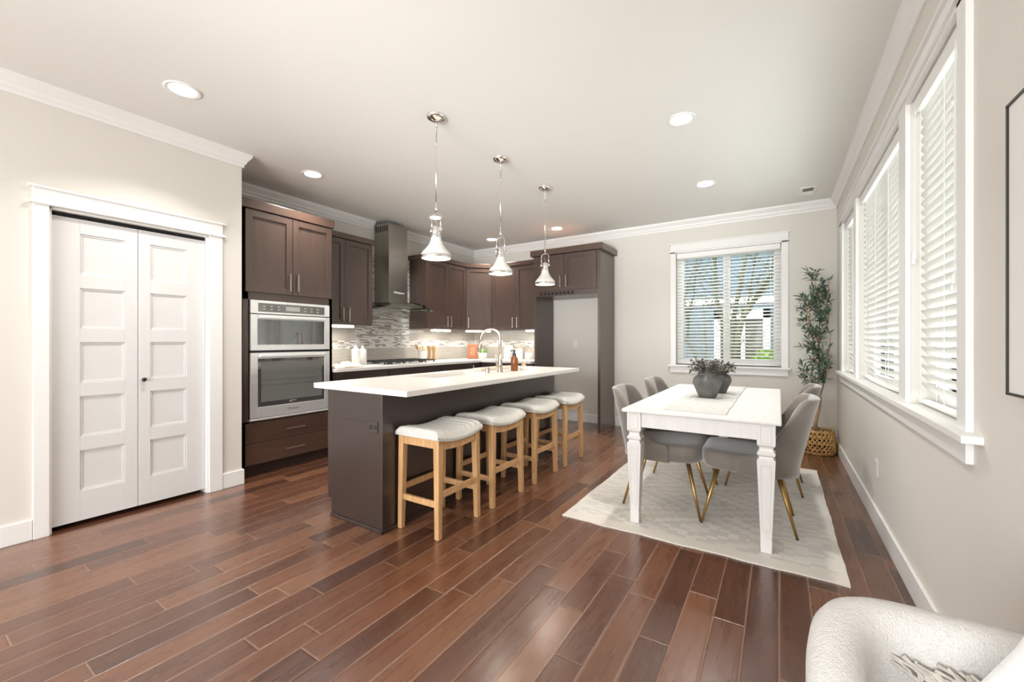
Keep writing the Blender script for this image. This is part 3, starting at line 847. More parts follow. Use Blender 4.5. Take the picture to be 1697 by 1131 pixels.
# backsplash
tile_y = bigtile_mat('greige_wall_tile', 'y'); tile_x = bigtile_mat('greige_wall_tile_back', 'x')
mos_y = mosaic_mat('linear_mosaic_tile', 'y'); mos_x = mosaic_mat('linear_mosaic_tile_back', 'x')
b = MB(); b.box(XK, XK + 0.010, 2.63, 3.35, 0.875, 1.105).box(XK, XK + 0.010, 2.63, 3.35, 1.205, 1.384)
b.box(XK, XK + 0.010, 4.255, 5.757, 0.875, 1.105).box(XK, XK + 0.010, 4.255, 5.757, 1.205, 1.370).box(XK, XK + 0.010, 3.35, 4.255, 0.875, 1.105)
struct('wall_left_backsplash', b, tile_y, 'greige tile backsplash along the cooktop wall', 'backsplash')
b = MB(); b.box(XK, XK + 0.012, 2.63, 5.757, 1.105, 1.205).box(XK, XK + 0.012, 3.345, 4.252, 1.205, 2.36)
struct('wall_left_mosaic', b, mos_y, 'grey and white linear mosaic behind the range hood and along the wall', 'mosaic tile')
b = MB(); b.box(XK + 0.012, -2.96, YF - 0.010, YF, 0.875, 1.105).box(XK + 0.012, -2.96, YF - 0.010, YF, 1.205, 1.370)
struct('wall_back_backsplash', b, tile_x, 'greige tile backsplash behind the canisters', 'backsplash')
struct('wall_back_mosaic', MB().box(XK + 0.012, -2.96, YF - 0.012, YF, 1.105, 1.205), mos_x, 'band of linear mosaic behind the canisters', 'mosaic tile')


def under_light(label, mtx, x0, x1, z):
    o0 = mtx @ Vector(((x0 + x1) / 2, 0.06, z))
    t = thing('under_cabinet_light', label, 'strip light', o0, 'lit strips under the wall cabinets')
    MB(mtx).box(x0, x1, 0.02, 0.075, z - 0.012, z - 0.0005).build('housing', whitep_m, t)
    MB(mtx).box(x0 + 0.008, x1 - 0.008, 0.010, 0.07, z - 0.030, z - 0.010).build('diffuser', strip_m, t, bev=0.003)
    l = area('strip_lamp', (0, 0, 0), (0, 0, 0), 0.05, x1 - x0, 3.2, (1.0, 0.95, 0.87)); l.parent = t; l.location = (0, 0, -0.034)
    if abs(mtx[0][0]) > 0.5: l.data.size, l.data.size_y = x1 - x0, 0.05
    elif abs(mtx[0][0]) > 0.1: l.rotation_euler = (0, 0, PI / 4)


under_light('lit strip light under the cabinet beside the oven', m1, 2.66, 3.10, 1.385)
under_light('lit strip light under the cabinet past the range hood', m1, 4.42, 4.80, 1.372)
under_light('lit strip light under the angled corner cabinet', md, 0.01, L_ - 0.01, 1.372)
under_light('lit strip light under the cabinet beside the fridge alcove', m3, -3.26, -2.985, 1.372)

# ------------------------------------------------------------------ range hood
t = thing('range_hood', 'stainless steel chimney range hood with curved glass canopy', 'range hood', (XK, 3.79, 1.62))
b = MB(); HX = XK + 0.013
b.box(HX, -4.20, 3.632, 3.952, 1.690, 2.30).box(HX, -4.203, 3.635, 3.949, 2.30, 2.72)
b.build('chimney', hood_m, t, bev=0.003)
b = MB()
for k in range(6): b.box(-4.445 + k * 0.040, -4.425 + k * 0.040, 3.6335, 3.636, 2.615, 2.69)
b.build('vent_slot', dark_m, t)
b = MB()
def gl(u, v):
    a = (u - 0.5) * 2; return (HX + 0.02 + v * (0.50 - 0.05 * a * a), 3.79 + a * 0.44, 1.698 - 0.078 * a * a - 0.012 * v)
b.grid(gl, 24, 6); b.build('canopy', hoodglass_m, t, smooth=True, solid=0.007)
b = MB()
b.prism([(3.50, 1.640), (4.08, 1.640), (4.05, 1.664), (3.95, 1.680), (3.79, 1.688), (3.63, 1.680), (3.53, 1.664)], 'x', HX, -4.03)
b.build('filter_box', hood_m, t, bev=0.003)
text('Whirlpool', 0.042, face_x((-4.1990, 3.80, 1.83)), M('white_ink', (0.8, 0.8, 0.78), 0.4), 'lettering', t, shear=0.25)

# ------------------------------------------------------------------ cooktop
t = thing('cooktop', 'stainless gas cooktop with black grates below the range hood', 'cooktop', (-4.15, 3.79, 0.91))
MB().box(-4.40, -3.90, 3.34, 4.24, 0.911, 0.918).build('tray', steel_m, t, bev=0.003)
for (x, y, r) in ((-4.28, 3.50, 0.04), (-4.03, 3.50, 0.034), (-4.16, 3.79, 0.055), (-4.28, 4.08, 0.04), (-4.03, 4.08, 0.034)):
    bb = MB(); bb.lathe([(r + 0.012, 0.0), (r + 0.012, 0.008), (r, 0.010), (r, 0.018), (0, 0.020)], (x, y, 0.918), 24); bb.build('burner', iron_m, t, smooth=False)
for y0_, y1_ in ((3.36, 3.645), (3.65, 3.93), (3.935, 4.22)):
    bb = MB(); zt = 0.955
    for x in (-4.385, -4.16, -3.96): bb.box(x - 0.006, x + 0.006, y0_, y1_, zt - 0.014, zt)
    for y in (y0_ + 0.006, (y0_ + y1_) / 2, y1_ - 0.006): bb.box(-4.385, -3.96, y - 0.006, y + 0.006, zt - 0.014, zt)
    for x in (-4.38, -3.966):
        for y in (y0_ + 0.008, y1_ - 0.008): bb.box(x - 0.007, x + 0.007, y - 0.007, y + 0.007, 0.918, zt - 0.01)
    bb.build('grate', iron_m, t, bev=0.002)
for k in range(5):
    bb = MB(); bb.lathe([(0.016, 0), (0.014, 0.018), (0.0, 0.019)], (-3.928, 3.60 + k * 0.095, 0.918), 16); bb.build('knob', hood_m, t)

# ------------------------------------------------------------------ island
IY0, IY1, IX0, IX1 = 1.745, 4.10, -2.598, -2.078
t = thing('kitchen_island', 'long espresso kitchen island with plain panels, stools along one side', 'island', ((IX0 + IX1) / 2, (IY0 + IY1) / 2, 0))
b = MB(); b.box(IX0, IX1, IY0, IY1, 0.0, 0.68).box(IX0, IX1, IY0, 2.41, 0.68, 0.873).box(IX0, IX1, 3.17, IY1, 0.68, 0.873).box(-2.262, IX1, 2.41, 3.17, 0.68, 0.873)
b.build('body', espb_m, t, bev=0.0015)
b = MB(); b.box(IX0 + 0.002, IX1 + 0.012, IY0 - 0.012, IY0, 0, 0.022).box(IX1, IX1 + 0.012, IY0 - 0.012, IY1 + 0.012, 0, 0.022)
b.build('base_moulding', espb_m, t, bev=0.003)
MB().box(IX1 - 0.02, IX1 + 0.004, IY0 - 0.004, IY0 + 0.02, 0.022, 0.873).build('corner_post', espb_m, t, bev=0.002)
for k in range(4):
    ya = IY0 + 0.012 + k * 0.584
    frame_door(t, basis((0, -1, 0), (1, 0, 0), (IX0 - 0.002, 0, 0)), -(ya + 0.578), -ya, 0.11, 0.868, espb_m, th=0.055)
# outlet on the end panel
b = MB(); b.box(-2.198, -2.118, IY0 - 0.006, IY0, 0.620, 0.690)
op = b.build('outlet', outb_m, t, bev=0.002); op['label'] = 'brown power outlet on the end panel'
b = MB()
for x in (-2.178, -2.138):
    b.M = Matrix.Translation((x, IY0 - 0.006, 0.655)) @ Matrix.Rotation(PI / 2, 4, 'X'); b.lathe([(0.0, 0.002), (0.015, 0.002), (0.016, 0.0)], seg=16)
b.build('socket', blackp_m, op)
# worktop with sink cut-out
WX0, WX1, WY0, WY1 = -2.722, -1.805, 1.692, 4.155
SX0, SX1, SY0, SY1 = -2.585, -2.270, 2.42, 3.16
b = MB(); z0, z1 = 0.875, 0.910
xs, ys = [WX0, SX0, SX1, WX1], [WY0, SY0, SY1, WY1]
for i in range(3):
    for j in range(3):
        if i == 1 and j == 1: continue
        for z, fl in ((z1, False), (z0, True)):
            q = [(xs[i], ys[j], z), (xs[i + 1], ys[j], z), (xs[i + 1], ys[j + 1], z), (xs[i], ys[j + 1], z)]
            b._add(q if not fl else q[::-1], [(0, 1, 2, 3)])
def side(pts):
    n = len(pts)
    for k in range(n):
        p, q = pts[k], pts[(k + 1) % n]; b._add([(p[0], p[1], z0), (q[0], q[1], z0), (q[0], q[1], z1), (p[0], p[1], z1)], [(0, 1, 2, 3)])
side([(x, WY0) for x in xs] + [(WX1, y) for y in ys[1:]] + [(x, WY1) for x in xs[::-1][1:]] + [(WX0, y) for y in ys[::-1][1:-1]])
side([(SX0, SY0), (SX0, SY1), (SX1, SY1), (SX1, SY0)])
bmesh.ops.remove_doubles(b.bm, verts=b.bm.verts, dist=1e-5)
tag(b.build('island_worktop', quartz_m, bev=0.003), 'long white stone worktop on the espresso island', 'worktop')
b = MB(); zb = 0.70; e = 0.004
b.box(SX0 - e, SX1 + e, SY0 - e, SY1 + e, zb - 0.004, zb)
for q in ((SX0 - e, SX0, SY0 - e, SY1 + e), (SX1, SX1 + e, SY0 - e, SY1 + e), (SX0, SX1, SY0 - e, SY0), (SX0, SX1, SY1, SY1 + e)): b.box(*q, zb, 0.874)
st = thing('sink', 'white undermount sink let into the island worktop', 'sink', ((SX0 + SX1) / 2, (SY0 + SY1) / 2, zb))
b.build('basin', ceramic_m, st)
MB().lathe([(0.0, 0.003), (0.03, 0.003), (0.04, 0.0)], ((SX0 + SX1) / 2, (SY0 + SY1) / 2, zb), 20).build('drain', chrome_m, st)

# faucet
fx, fy = -2.19, 3.21
t = thing('faucet', 'brushed nickel gooseneck faucet with pull down spray at the island sink', 'faucet', (fx, fy, 0.91))
MB().lathe([(0.028, 0.0), (0.028, 0.006), (0.023, 0.012), (0.0225, 0.07), (0.019, 0.10), (0.0145, 0.17)], (fx, fy, 0.91), 24, cap=True).build('base', nickel_m, t, smooth=True)
pts = [(fx, fy, 1.07), (fx, fy, 1.20)]
for k in range(1, 13):
    a = PI * k / 12; pts.append((fx - 0.095 * (1 - math.cos(a)), fy - 0.02 * (1 - math.cos(a)), 1.225 + 0.085 * math.sin(a)))
pts.append((fx - 0.196, fy - 0.042, 1.19))
MB().tube(pts, 0.0135, 16).build('spout', nickel_m, t, smooth=True)
MB().tube([(fx - 0.196, fy - 0.042, 1.195), (fx - 0.203, fy - 0.044, 1.15), (fx - 0.211, fy - 0.046, 1.10)], [0.016, 0.019, 0.021], 16).build('spray_head', nickel_m, t, smooth=True)
b = MB(); b.tube([(fx, fy - 0.015, 0.965), (fx, fy - 0.05, 0.972)], 0.014, 14).tube([(fx, fy - 0.048, 0.97), (fx - 0.004, fy - 0.062, 1.02), (fx - 0.006, fy - 0.066, 1.075)], [0.010, 0.008, 0.006], 10)
b.build('lever', nickel_m, t, smooth=True)
MB().lathe([(0.020, 0.0), (0.020, 0.050), (0.018, 0.053), (0.0, 0.053)], (-2.205, 3.02, 0.91), 24, cap=True)
b = MB(); b.lathe([(0.020, 0.0), (0.020, 0.050), (0.018, 0.053), (0.0, 0.053)], (-2.205, 3.03, 0.91), 24)
tag(b.build('air_gap', nickel_m, smooth=True, bev=0.001), 'short brushed nickel cylinder cap standing beside the faucet', 'sink fitting')

# board, bottle, dish, brush
b = MB(); b.box(-2.50, -2.40, 3.19, 3.70, 0.9105, 0.938)
tag(b.build('wooden_board', M('whitewashed_board', (0.74, 0.62, 0.50), 0.6), bev=0.006, seg=3), 'pale wooden board lying behind the faucet', 'board')
bx, by = -2.165, 3.42
t = thing('soap_bottle', 'amber soap bottle with black pump on the island', 'bottle', (bx, by, 0.91))
MB().lathe([(0.0, 0.0005), (0.033, 0.001), (0.036, 0.006), (0.036, 0.105), (0.033, 0.122), (0.020, 0.138), (0.015, 0.145), (0.015, 0.152)], (bx, by, 0.91), 28).build('body', amber_m, t, smooth=True)
b = MB(); b.lathe([(0.017, 0.148), (0.017, 0.168), (0.008, 0.171), (0.006, 0.192), (0.012, 0.194), (0.012, 0.203), (0.0, 0.204)], (bx, by, 0.91), 20)
b.tube([(bx, by, 1.108), (bx - 0.035, by, 1.108), (bx - 0.042, by, 1.098)], 0.005, 8); b.build('pump', blackp_m, t, smooth=True)
dx, dy = -2.17, 3.60
t = thing('soap_dish', 'small round white dish beside the soap bottle', 'dish', (dx, dy, 0.91))
MB().lathe([(0.0, 0.001), (0.034, 0.001), (0.040, 0.008), (0.043, 0.035), (0.040, 0.036), (0.036, 0.012), (0.0, 0.010)], (dx, dy, 0.91), 28).build('bowl', ceramic_m, t, smooth=True)
t = thing('dish_brush', 'round wooden dish brush standing in the small white dish', 'brush', (dx, dy, 0.921))
MB().lathe([(0.020, 0.0), (0.026, 0.022), (0.024, 0.024)], (dx, dy, 0.921), 20, cap=True).build('bristles', M('tan_bristle', (0.62, 0.42, 0.20), 0.9, bumpy=0.8, bscale=300), t, smooth=True)
MB().lathe([(0.026, 0.024), (0.027, 0.032), (0.018, 0.043), (0.012, 0.050), (0.016, 0.060), (0.016, 0.068), (0.010, 0.076), (0.0, 0.078)], (dx, dy, 0.921), 20).build('handle', paleood_m, t, smooth=True)

# ------------------------------------------------------------------ things on the kitchen worktop
ZW = 0.9105


def milk_bottle(x, y, h, label):
    t = thing('ceramic_bottle', label, 'bottle', (x, y, ZW), 'white ceramic bottles')
    MB().lathe([(0.0, 0.0), (0.043, 0.0), (0.048, 0.008), (0.048, h * 0.72), (0.044, h * 0.79), (0.020, h * 0.86), (0.014, h * 0.92), (0.014, h * 0.97), (0.017, h), (0.012, h), (0.011, h * 0.95)], (x, y, ZW), 28).build('body', ceramic_m, t, smooth=True)


milk_bottle(-4.20, 3.14, 0.245, 'white ceramic bottle nearest the folded cloth')
milk_bottle(-4.27, 3.29, 0.235, 'white ceramic bottle beside the cooktop, half behind its twin')
b = MB()
def cl(u, v):
    x = -4.12 + 0.24 * v; y = 2.65 + 0.34 * u
    r = 0.012 * math.sin(9 * u + 4 * v) + 0.010 * math.sin(17 * v + 5 * u) + 0.008 * math.sin(23 * u)
    e_ = min(1, min(u, 1 - u, v, 1 - v) * 8)
    return (x + 0.015 * math.sin(7 * u), y + 0.012 * math.sin(9 * v), ZW + 0.006 + max(0, 0.030 + r) * e_)
b.grid(cl, 28, 20); tag(b.build('folded_cloth', towel_m, smooth=True, solid=0.008), 'rumpled blush cloth on the worktop beside the oven', 'cloth')
cx, cy = -4.33, 4.36
t = thing('utensil_crock', 'white straight sided crock holding wooden spoons', 'crock', (cx, cy, ZW))
MB().lathe([(0.0, 0.0), (0.056, 0.0), (0.058, 0.004), (0.058, 0.145), (0.053, 0.145), (0.052, 0.012), (0.0, 0.010)], (cx, cy, ZW), 32).build('body', ceramic_m, t, smooth=True, bev=0.001)
for k, (dx_, dy_, hgt, w_, lb) in enumerate(((-0.02, -0.075, 0.235, 0.024, 'dark wooden spoon leaning out of the crock'), (0.0, 0.012, 0.235, 0.030, 'pale wooden spoon upright in the crock'), (0.015, -0.045, 0.215, 0.020, 'narrow wooden spoon in front of the dark spoon in the crock'))):
    t = thing('wooden_spoon', lb, 'spoon', (cx, cy, ZW + 0.012), 'wooden spoons in the crock')
    p0_, p1_ = Vector((cx + dx_ * 0.1, cy + dy_ * 0.1, ZW + 0.014)), Vector((cx + dx_, cy + dy_, ZW + hgt - 0.06))
    mt_ = woodacc_m if k == 0 else paleood_m
    MB().tube([p0_, p1_], 0.0055, 8).build('handle', mt_, t, smooth=True)
    b = MB(); d_ = (p1_ - p0_).normalized(); b.M = Matrix.Translation(p1_ + d_ * 0.030) @ d_.to_track_quat('Z', 'Y').to_matrix().to_4x4() @ Matrix.Diagonal((0.35, w_ / 0.03, 1.2, 1))
    b.lathe([(0.0, -0.032)] + [(0.03 * math.sin(PI * q / 10), -0.032 * math.cos(PI * q / 10)) for q in range(1, 10)] + [(0.0, 0.032)], seg=16)
    b.build('bowl', mt_, t, smooth=True)
for (x, y, lb) in ((-4.33, 4.505, 'wooden pepper mill beside the utensil crock'), (-4.33, 4.60, 'wooden salt mill further from the utensil crock')):
    b = MB(); b.lathe([(0.0, 0.0), (0.030, 0.0), (0.031, 0.01), (0.024, 0.07), (0.022, 0.10), (0.025, 0.14), (0.031, 0.18), (0.031, 0.215), (0.028, 0.22), (0.0, 0.22)], (x, y, ZW), 24)
    tag(b.build('pepper_mill', woodacc_m, smooth=True), lb, 'mill', 'wooden mills')
# terracotta sign leaning in the corner
sx_, sy_ = -4.15, 5.30
t = thing('counter_sign', 'terracotta plaque with pale lettering leaning in the worktop corner', 'sign', (sx_, sy_, ZW))
ms = Matrix.Translation((sx_, sy_, ZW)) @ Matrix.Rotation(math.radians(24), 4, 'Z') @ Matrix.Rotation(math.radians(-7), 4, 'X')
MB(ms).box(-0.086, 0.086, -0.012, 0.012, 0.002, 0.242).build('plaque', rust_m, t, bev=0.004)
b = MB(ms)
random.seed(3)
for r_, (n_, wd) in enumerate(((5, 0.07), (5, 0.085), (5, 0.085), (4, 0.08))):
    x_ = -wd / 2
    while x_ < wd / 2 - 0.008:
        q = random.uniform(0.006, 0.011); zz = 0.172 - r_ * 0.031
        b.box(x_, x_ + 0.0022, -0.0128, -0.0119, zz - 0.008, zz + 0.008); b.box(x_, x_ + q, -0.0128, -0.0119, zz + (0.006 if random.random() > 0.5 else -0.008), zz + (0.008 if random.random() > 0.5 else -0.006)); x_ += q + 0.004
b.build('lettering', goldl_m, t)
# potted succulent
px_, py_ = -3.985, 5.345
t = thing('plant_pot', 'small white pot holding the green succulent', 'pot', (px_, py_, ZW))
MB().lathe([(0.0, 0.0), (0.052, 0.0), (0.062, 0.012), (0.068, 0.05), (0.068, 0.105), (0.062, 0.105), (0.060, 0.085), (0.0, 0.085)], (px_, py_, ZW), 28).build('body', ceramic_m, t, smooth=True)


def leaf(b, p, d, ln, wd, up=Vector((0, 0, 1)), fold=0.15, seg=3):
    d = d.normalized(); s_ = d.cross(up)
    if s_.length < 1e-3: s_ = d.cross(Vector((1, 0, 0)))
    s_.normalize(); n_ = s_.cross(d)
    prof = [(0, 0.06), (0.3, 0.85), (0.6, 1.0), (0.85, 0.55), (1.0, 0.03)]
    L, R_, C_ = [], [], []
    for q, ww in prof:
        c = p + d * ln * q - n_ * ln * 0.18 * q * q
        C_.append(c); L.append(c + s_ * wd * ww * 0.5 + n_ * wd * fold * ww); R_.append(c - s_ * wd * ww * 0.5 + n_ * wd * fold * ww)
    v = L + C_ + R_; k = len(prof); f = []
    for i in range(k - 1): f += [(i, i + 1, k + i + 1, k + i), (k + i, k + i + 1, 2 * k + i + 1, 2 * k + i)]
    b._add(v, f)


random.seed(11)
b = MB()
for k in range(46):
    a = random.uniform(0, 2 * PI); el = random.uniform(0.25, 1.4)
    d_ = Vector((math.cos(a) * math.cos(el), math.sin(a) * math.cos(el), math.sin(el)))
    leaf(b, Vector((px_ + 0.03 * math.cos(a), py_ + 0.03 * math.sin(a), ZW + 0.086)), d_, random.uniform(0.07, 0.115), random.uniform(0.012, 0.02))
tag(b.build('succulent', succ_m, smooth=True), 'bright green spiky succulent in the small white pot', 'plant')


def canister(x, y, r, h, lid, label):
    t = thing('canister', label, 'canister', (x, y, ZW), 'white canisters')
    MB().lathe([(0.0, 0.0), (r - 0.004, 0.0), (r, 0.006), (r, h - 0.01), (r - 0.006, h), (0.0, h)], (x, y, ZW), 28).build('body', ceramic_m, t, smooth=True)
    b = MB(); b.lathe([(r - 0.008, h + 0.001), (r - 0.006, h + 0.018), (0.0, h + 0.018)], (x, y, ZW), 28); l_ = b.build('lid', lid, t, smooth=True, bev=0.002)
    b = MB(); b.lathe([(0.008, 0.018), (0.011, 0.028), (0.008, 0.036), (0.0, 0.037)], (x, y, ZW + h), 16); b.build('knob', lid, l_, smooth=True)


canister(-3.62, 5.55, 0.075, 0.200, ceramic_m, 'tallest white canister, standing behind the faucet')
canister(-3.435, 5.54, 0.068, 0.165, paleood_m, 'middle white canister with wooden lid, behind the soap bottle')
canister(-3.24, 5.53, 0.060, 0.115, paleood_m, 'shortest white canister with wooden lid beside the fridge panel')


def outlet(label, mtx, w=0.072, h=0.116, double=False):
    """local y is the wall normal pointing into the wall"""
    t = thing('wall_outlet', label, 'outlet', mtx @ Vector((0, 0, 0)), 'white wall outlets')
    MB(mtx).box(-w / 2, w / 2, -0.006, -0.0002, -h / 2, h / 2).build('plate', whitep_m, t, bev=0.002)
    for z in (-0.026, 0.026):
        MB(mtx).box(-0.017, 0.017, -0.008, -0.006, z - 0.014, z + 0.014).build('socket', whitep_m, t, bev=0.003)
        b = MB(mtx); b.box(-0.007, -0.005, -0.0083, -0.0079, z - 0.004, z + 0.006).box(0.005, 0.007, -0.0083, -0.0079, z - 0.004, z + 0.006)
        b.build('slot', blackp_m, t.children[-1])


outlet('white outlet on the wall below the three windows', basis((0, -1, 0), (1, 0, 0), (XR, 3.545, 0.375)))
outlet('white outlet inside the fridge alcove', basis((1, 0, 0), (0, 1, 0), (-2.567, YF, 1.155)))
outlet('white outlet in the mosaic band above the wooden mills', basis((0, 1, 0), (-1, 0, 0), (XK + 0.012, 4.83, 1.155)))
outlet('white outlet in the mosaic band behind the faucet', basis((1, 0, 0), (0, 1, 0), (-3.93, YF - 0.012, 1.155)), 0.115)
outlet('white outlet in the mosaic band above the shortest canister', basis((1, 0, 0), (0, 1, 0), (-3.09, YF - 0.012, 1.155)))
t = thing('water_supply_box', 'white recessed water box low in the fridge alcove', 'supply box', (-2.13, YF, 0.48))
b = MB(); b.box(-2.215, -2.045, YF - 0.008, YF, 0.40, 0.42).box(-2.215, -2.045, YF - 0.008, YF, 0.56, 0.58).box(-2.215, -2.195, YF - 0.008, YF, 0.42, 0.56).box(-2.065, -2.045, YF - 0.008, YF, 0.42, 0.56)
b.build('frame', whitep_m, t, bev=0.001); MB().box(-2.195, -2.065, YF - 0.002, YF, 0.42, 0.56).build('recess', M('box_recess_grey', (0.35, 0.33, 0.30), 0.6), t)

# ------------------------------------------------------------------ bar stools
SL, SW = 0.465, 0.375      # length along y, depth along x


def dipz(y): return -0.030 * (1 - min(1, (2 * y / (SL - 0.02)) ** 2))


def make_stool():
    t = thing('bar_stool', '', 'stool', (0, 0, 0), 'saddle bar stools along the island')
    # cushion
    b = MB(); nu, nv = 72, 16
    def top(u, v):
        y = (u - 0.5) * SL; x = (v - 0.5) * SW
        ex_ = 1 - min(1, (abs(2 * x / SW)) ** 6); ey_ = 1 - min(1, (abs(2 * y / SL)) ** 8)
        e_ = (ex_ * ey_) ** 0.5
        ph = (y / SL + 0.5) * 9; rib = abs(math.sin(PI * ph)) ** 0.5
        k = 1 - 0.04 * (1 - e_)
        return (x * k, y * k, 0.628 + dipz(y) * 1.0 + e_ * (0.032 + 0.015 * rib))
    b.grid(top, nu, nv)
    def low(u, v):
        y = (u - 0.5) * SL; x = (v - 0.5) * SW; k = 0.96
        return (x * k, y * k, 0.604 + dipz(y))
    b.grid(low, nu, nv)
    # side skirts
    for (f0_, f1_, n_) in ((lambda s_: top(s_, 0), lambda s_: low(s_, 0), nu), (lambda s_: top(s_, 1), lambda s_: low(s_, 1), nu), (lambda s_: top(0, s_), lambda s_: low(0, s_), nv), (lambda s_: top(1, s_), lambda s_: low(1, s_), nv)):
        b.grid(lambda u, v, f0_=f0_, f1_=f1_: tuple(Vector(f0_(u)) * (1 - v) + Vector(f1_(u)) * v + Vector((math.copysign(0.006 * math.sin(PI * v), f0_(u)[0]), 0, 0)) * (1 if n_ == nu else 0)), n_, 4)
    bmesh.ops.remove_doubles(b.bm, verts=b.bm.verts, dist=1e-4)
    cu = b.build('cushion', linen_m, t, smooth=True)
    pts = []
    for k in range(25): y = -SL / 2 * 0.965 + SL * 0.965 * k / 24; pts.append((SW * 0.485, y, 0.606 + dipz(y)))
    for s_ in (0.25, -0.25): pts.append((SW * s_, SL / 2 * 0.965, 0.606))
    for k in range(25): y = SL / 2 * 0.965 - SL * 0.965 * k / 24; pts.append((-SW * 0.485, y, 0.606 + dipz(y)))
    for s_ in (-0.25, 0.25): pts.append((SW * s_, -SL / 2 * 0.965, 0.606))
    pts.append(pts[0]); MB().tube(pts, 0.004, 6).build('piping', linen_m, cu, smooth=True)
    # legs
    hx, hy = 0.175, 0.212
    for sx in (-1, 1):
        for sy in (-1, 1):
            b = MB(); tx, ty = sx * (hx - 0.004), sy * (hy - 0.004); bx_, by_ = sx * hx, sy * hy
            w0, w1 = 0.034, 0.044
            q = lambda X, Y, w_, z: [(X, Y, z), (X - sx * w_, Y, z), (X - sx * w_, Y - sy * w_, z), (X, Y - sy * w_, z)]
            b.hexa(q(bx_, by_, w0, 0.0), q(tx, ty, w1, 0.602)); b.build('leg', oak_m, t, bev=0.004)
    # aprons
    for sx in (-1, 1):
        b = MB(); x0, x1 = sx * 0.148, sx * 0.168
        n = 16; ra, rb = [], []
        rings = []
        for k in range(n + 1):
            y = -0.167 + 0.334 * k / n; zt = 0.603 + dipz(y); zb_ = 0.548 + dipz(y) * 0.75
            rings.append([(x0, y, zb_), (x1, y, zb_), (x1, y, zt), (x0, y, zt)])
        b.ring_skin(rings); b.build('apron', oak_m, t)
    for sy in (-1, 1):
        MB().box(-0.132, 0.132, sy * 0.182, sy * 0.202, 0.545, 0.603).build('apron', oak_m, t, bev=0.002)
    for sx in (-1, 1): MB().box(sx * 0.148, sx * 0.168, -0.18, 0.18, 0.242, 0.280).build('stretcher', oak_m, t, bev=0.002)
    for sy in (-1, 1): MB().box(-0.143, 0.143, sy * 0.180, sy * 0.200, 0.186, 0.222).build('stretcher', oak_m, t, bev=0.002)
    return t


s0 = make_stool()
for i, (x, y, rz, lb) in enumerate(((-1.892, 2.070, 0.01, 'oak saddle stool with ribbed cushion, standing closest to the pantry end of the island'),
                                    (-1.888, 2.637, -0.01, 'oak saddle stool second from the outlet end of the island'),
                                    (-1.888, 3.243, 0.0, 'oak saddle stool third from the outlet end of the island'),
                                    (-1.882, 3.822, 0.01, 'oak saddle stool closest to the fridge alcove'))):
    o = s0 if i == 0 else dup(s0)
    o.location = (x, y, 0); o.rotation_euler = (0, 0, rz); o['label'] = lb

# ------------------------------------------------------------------ rug, table
RX0, RX1, RY0, RY1 = -1.252, 0.292, 2.590, 4.745
b = MB()
def rg_(u, v):
    x = RX0 + (RX1 - RX0) * u; y = RY0 + (RY1 - RY0) * v
    wx = 0.0025 * math.sin(v * 19) + 0.001 * math.sin(v * 77); wy = 0.004 * math.sin(u * 23) + 0.002 * math.sin(u * 61)
    return (x + wx * (abs(u - 0.5) > 0.49), y + wy * (abs(v - 0.5) > 0.49), 0.0045)
b.grid(rg_, 60, 80)
tag(b.build('area_rug', rug_mat(), solid=0.008), 'cream and grey woven rug with stepped diamonds under the dining table', 'rug')
ZR = 0.0086
TX0, TX1, TY0, TY1 = -0.872, 0.012, 2.690, 4.555
t = thing('dining_table', 'white rectangular dining table with turned square legs', 'table', ((TX0 + TX1) / 2, (TY0 + TY1) / 2, 0))
b = MB(); b.box(TX0, TX1, TY0, TY1, 0.735, 0.758); b.build('top', tablew_m, t, bev=0.007, seg=3)
lw = 0.090; IN = 0.028
for y in (TY0 + IN + 0.012, TY1 - IN - 0.034): MB().box(TX0 + IN + lw, TX1 - IN - lw, y, y + 0.022, 0.640, 0.735).build('apron', tablew_m, t, bev=0.002)
for x in (TX0 + IN + 0.012, TX1 - IN - 0.034): MB().box(x, x + 0.022, TY0 + IN + lw, TY1 - IN - lw, 0.640, 0.735).build('apron', tablew_m, t, bev=0.002)
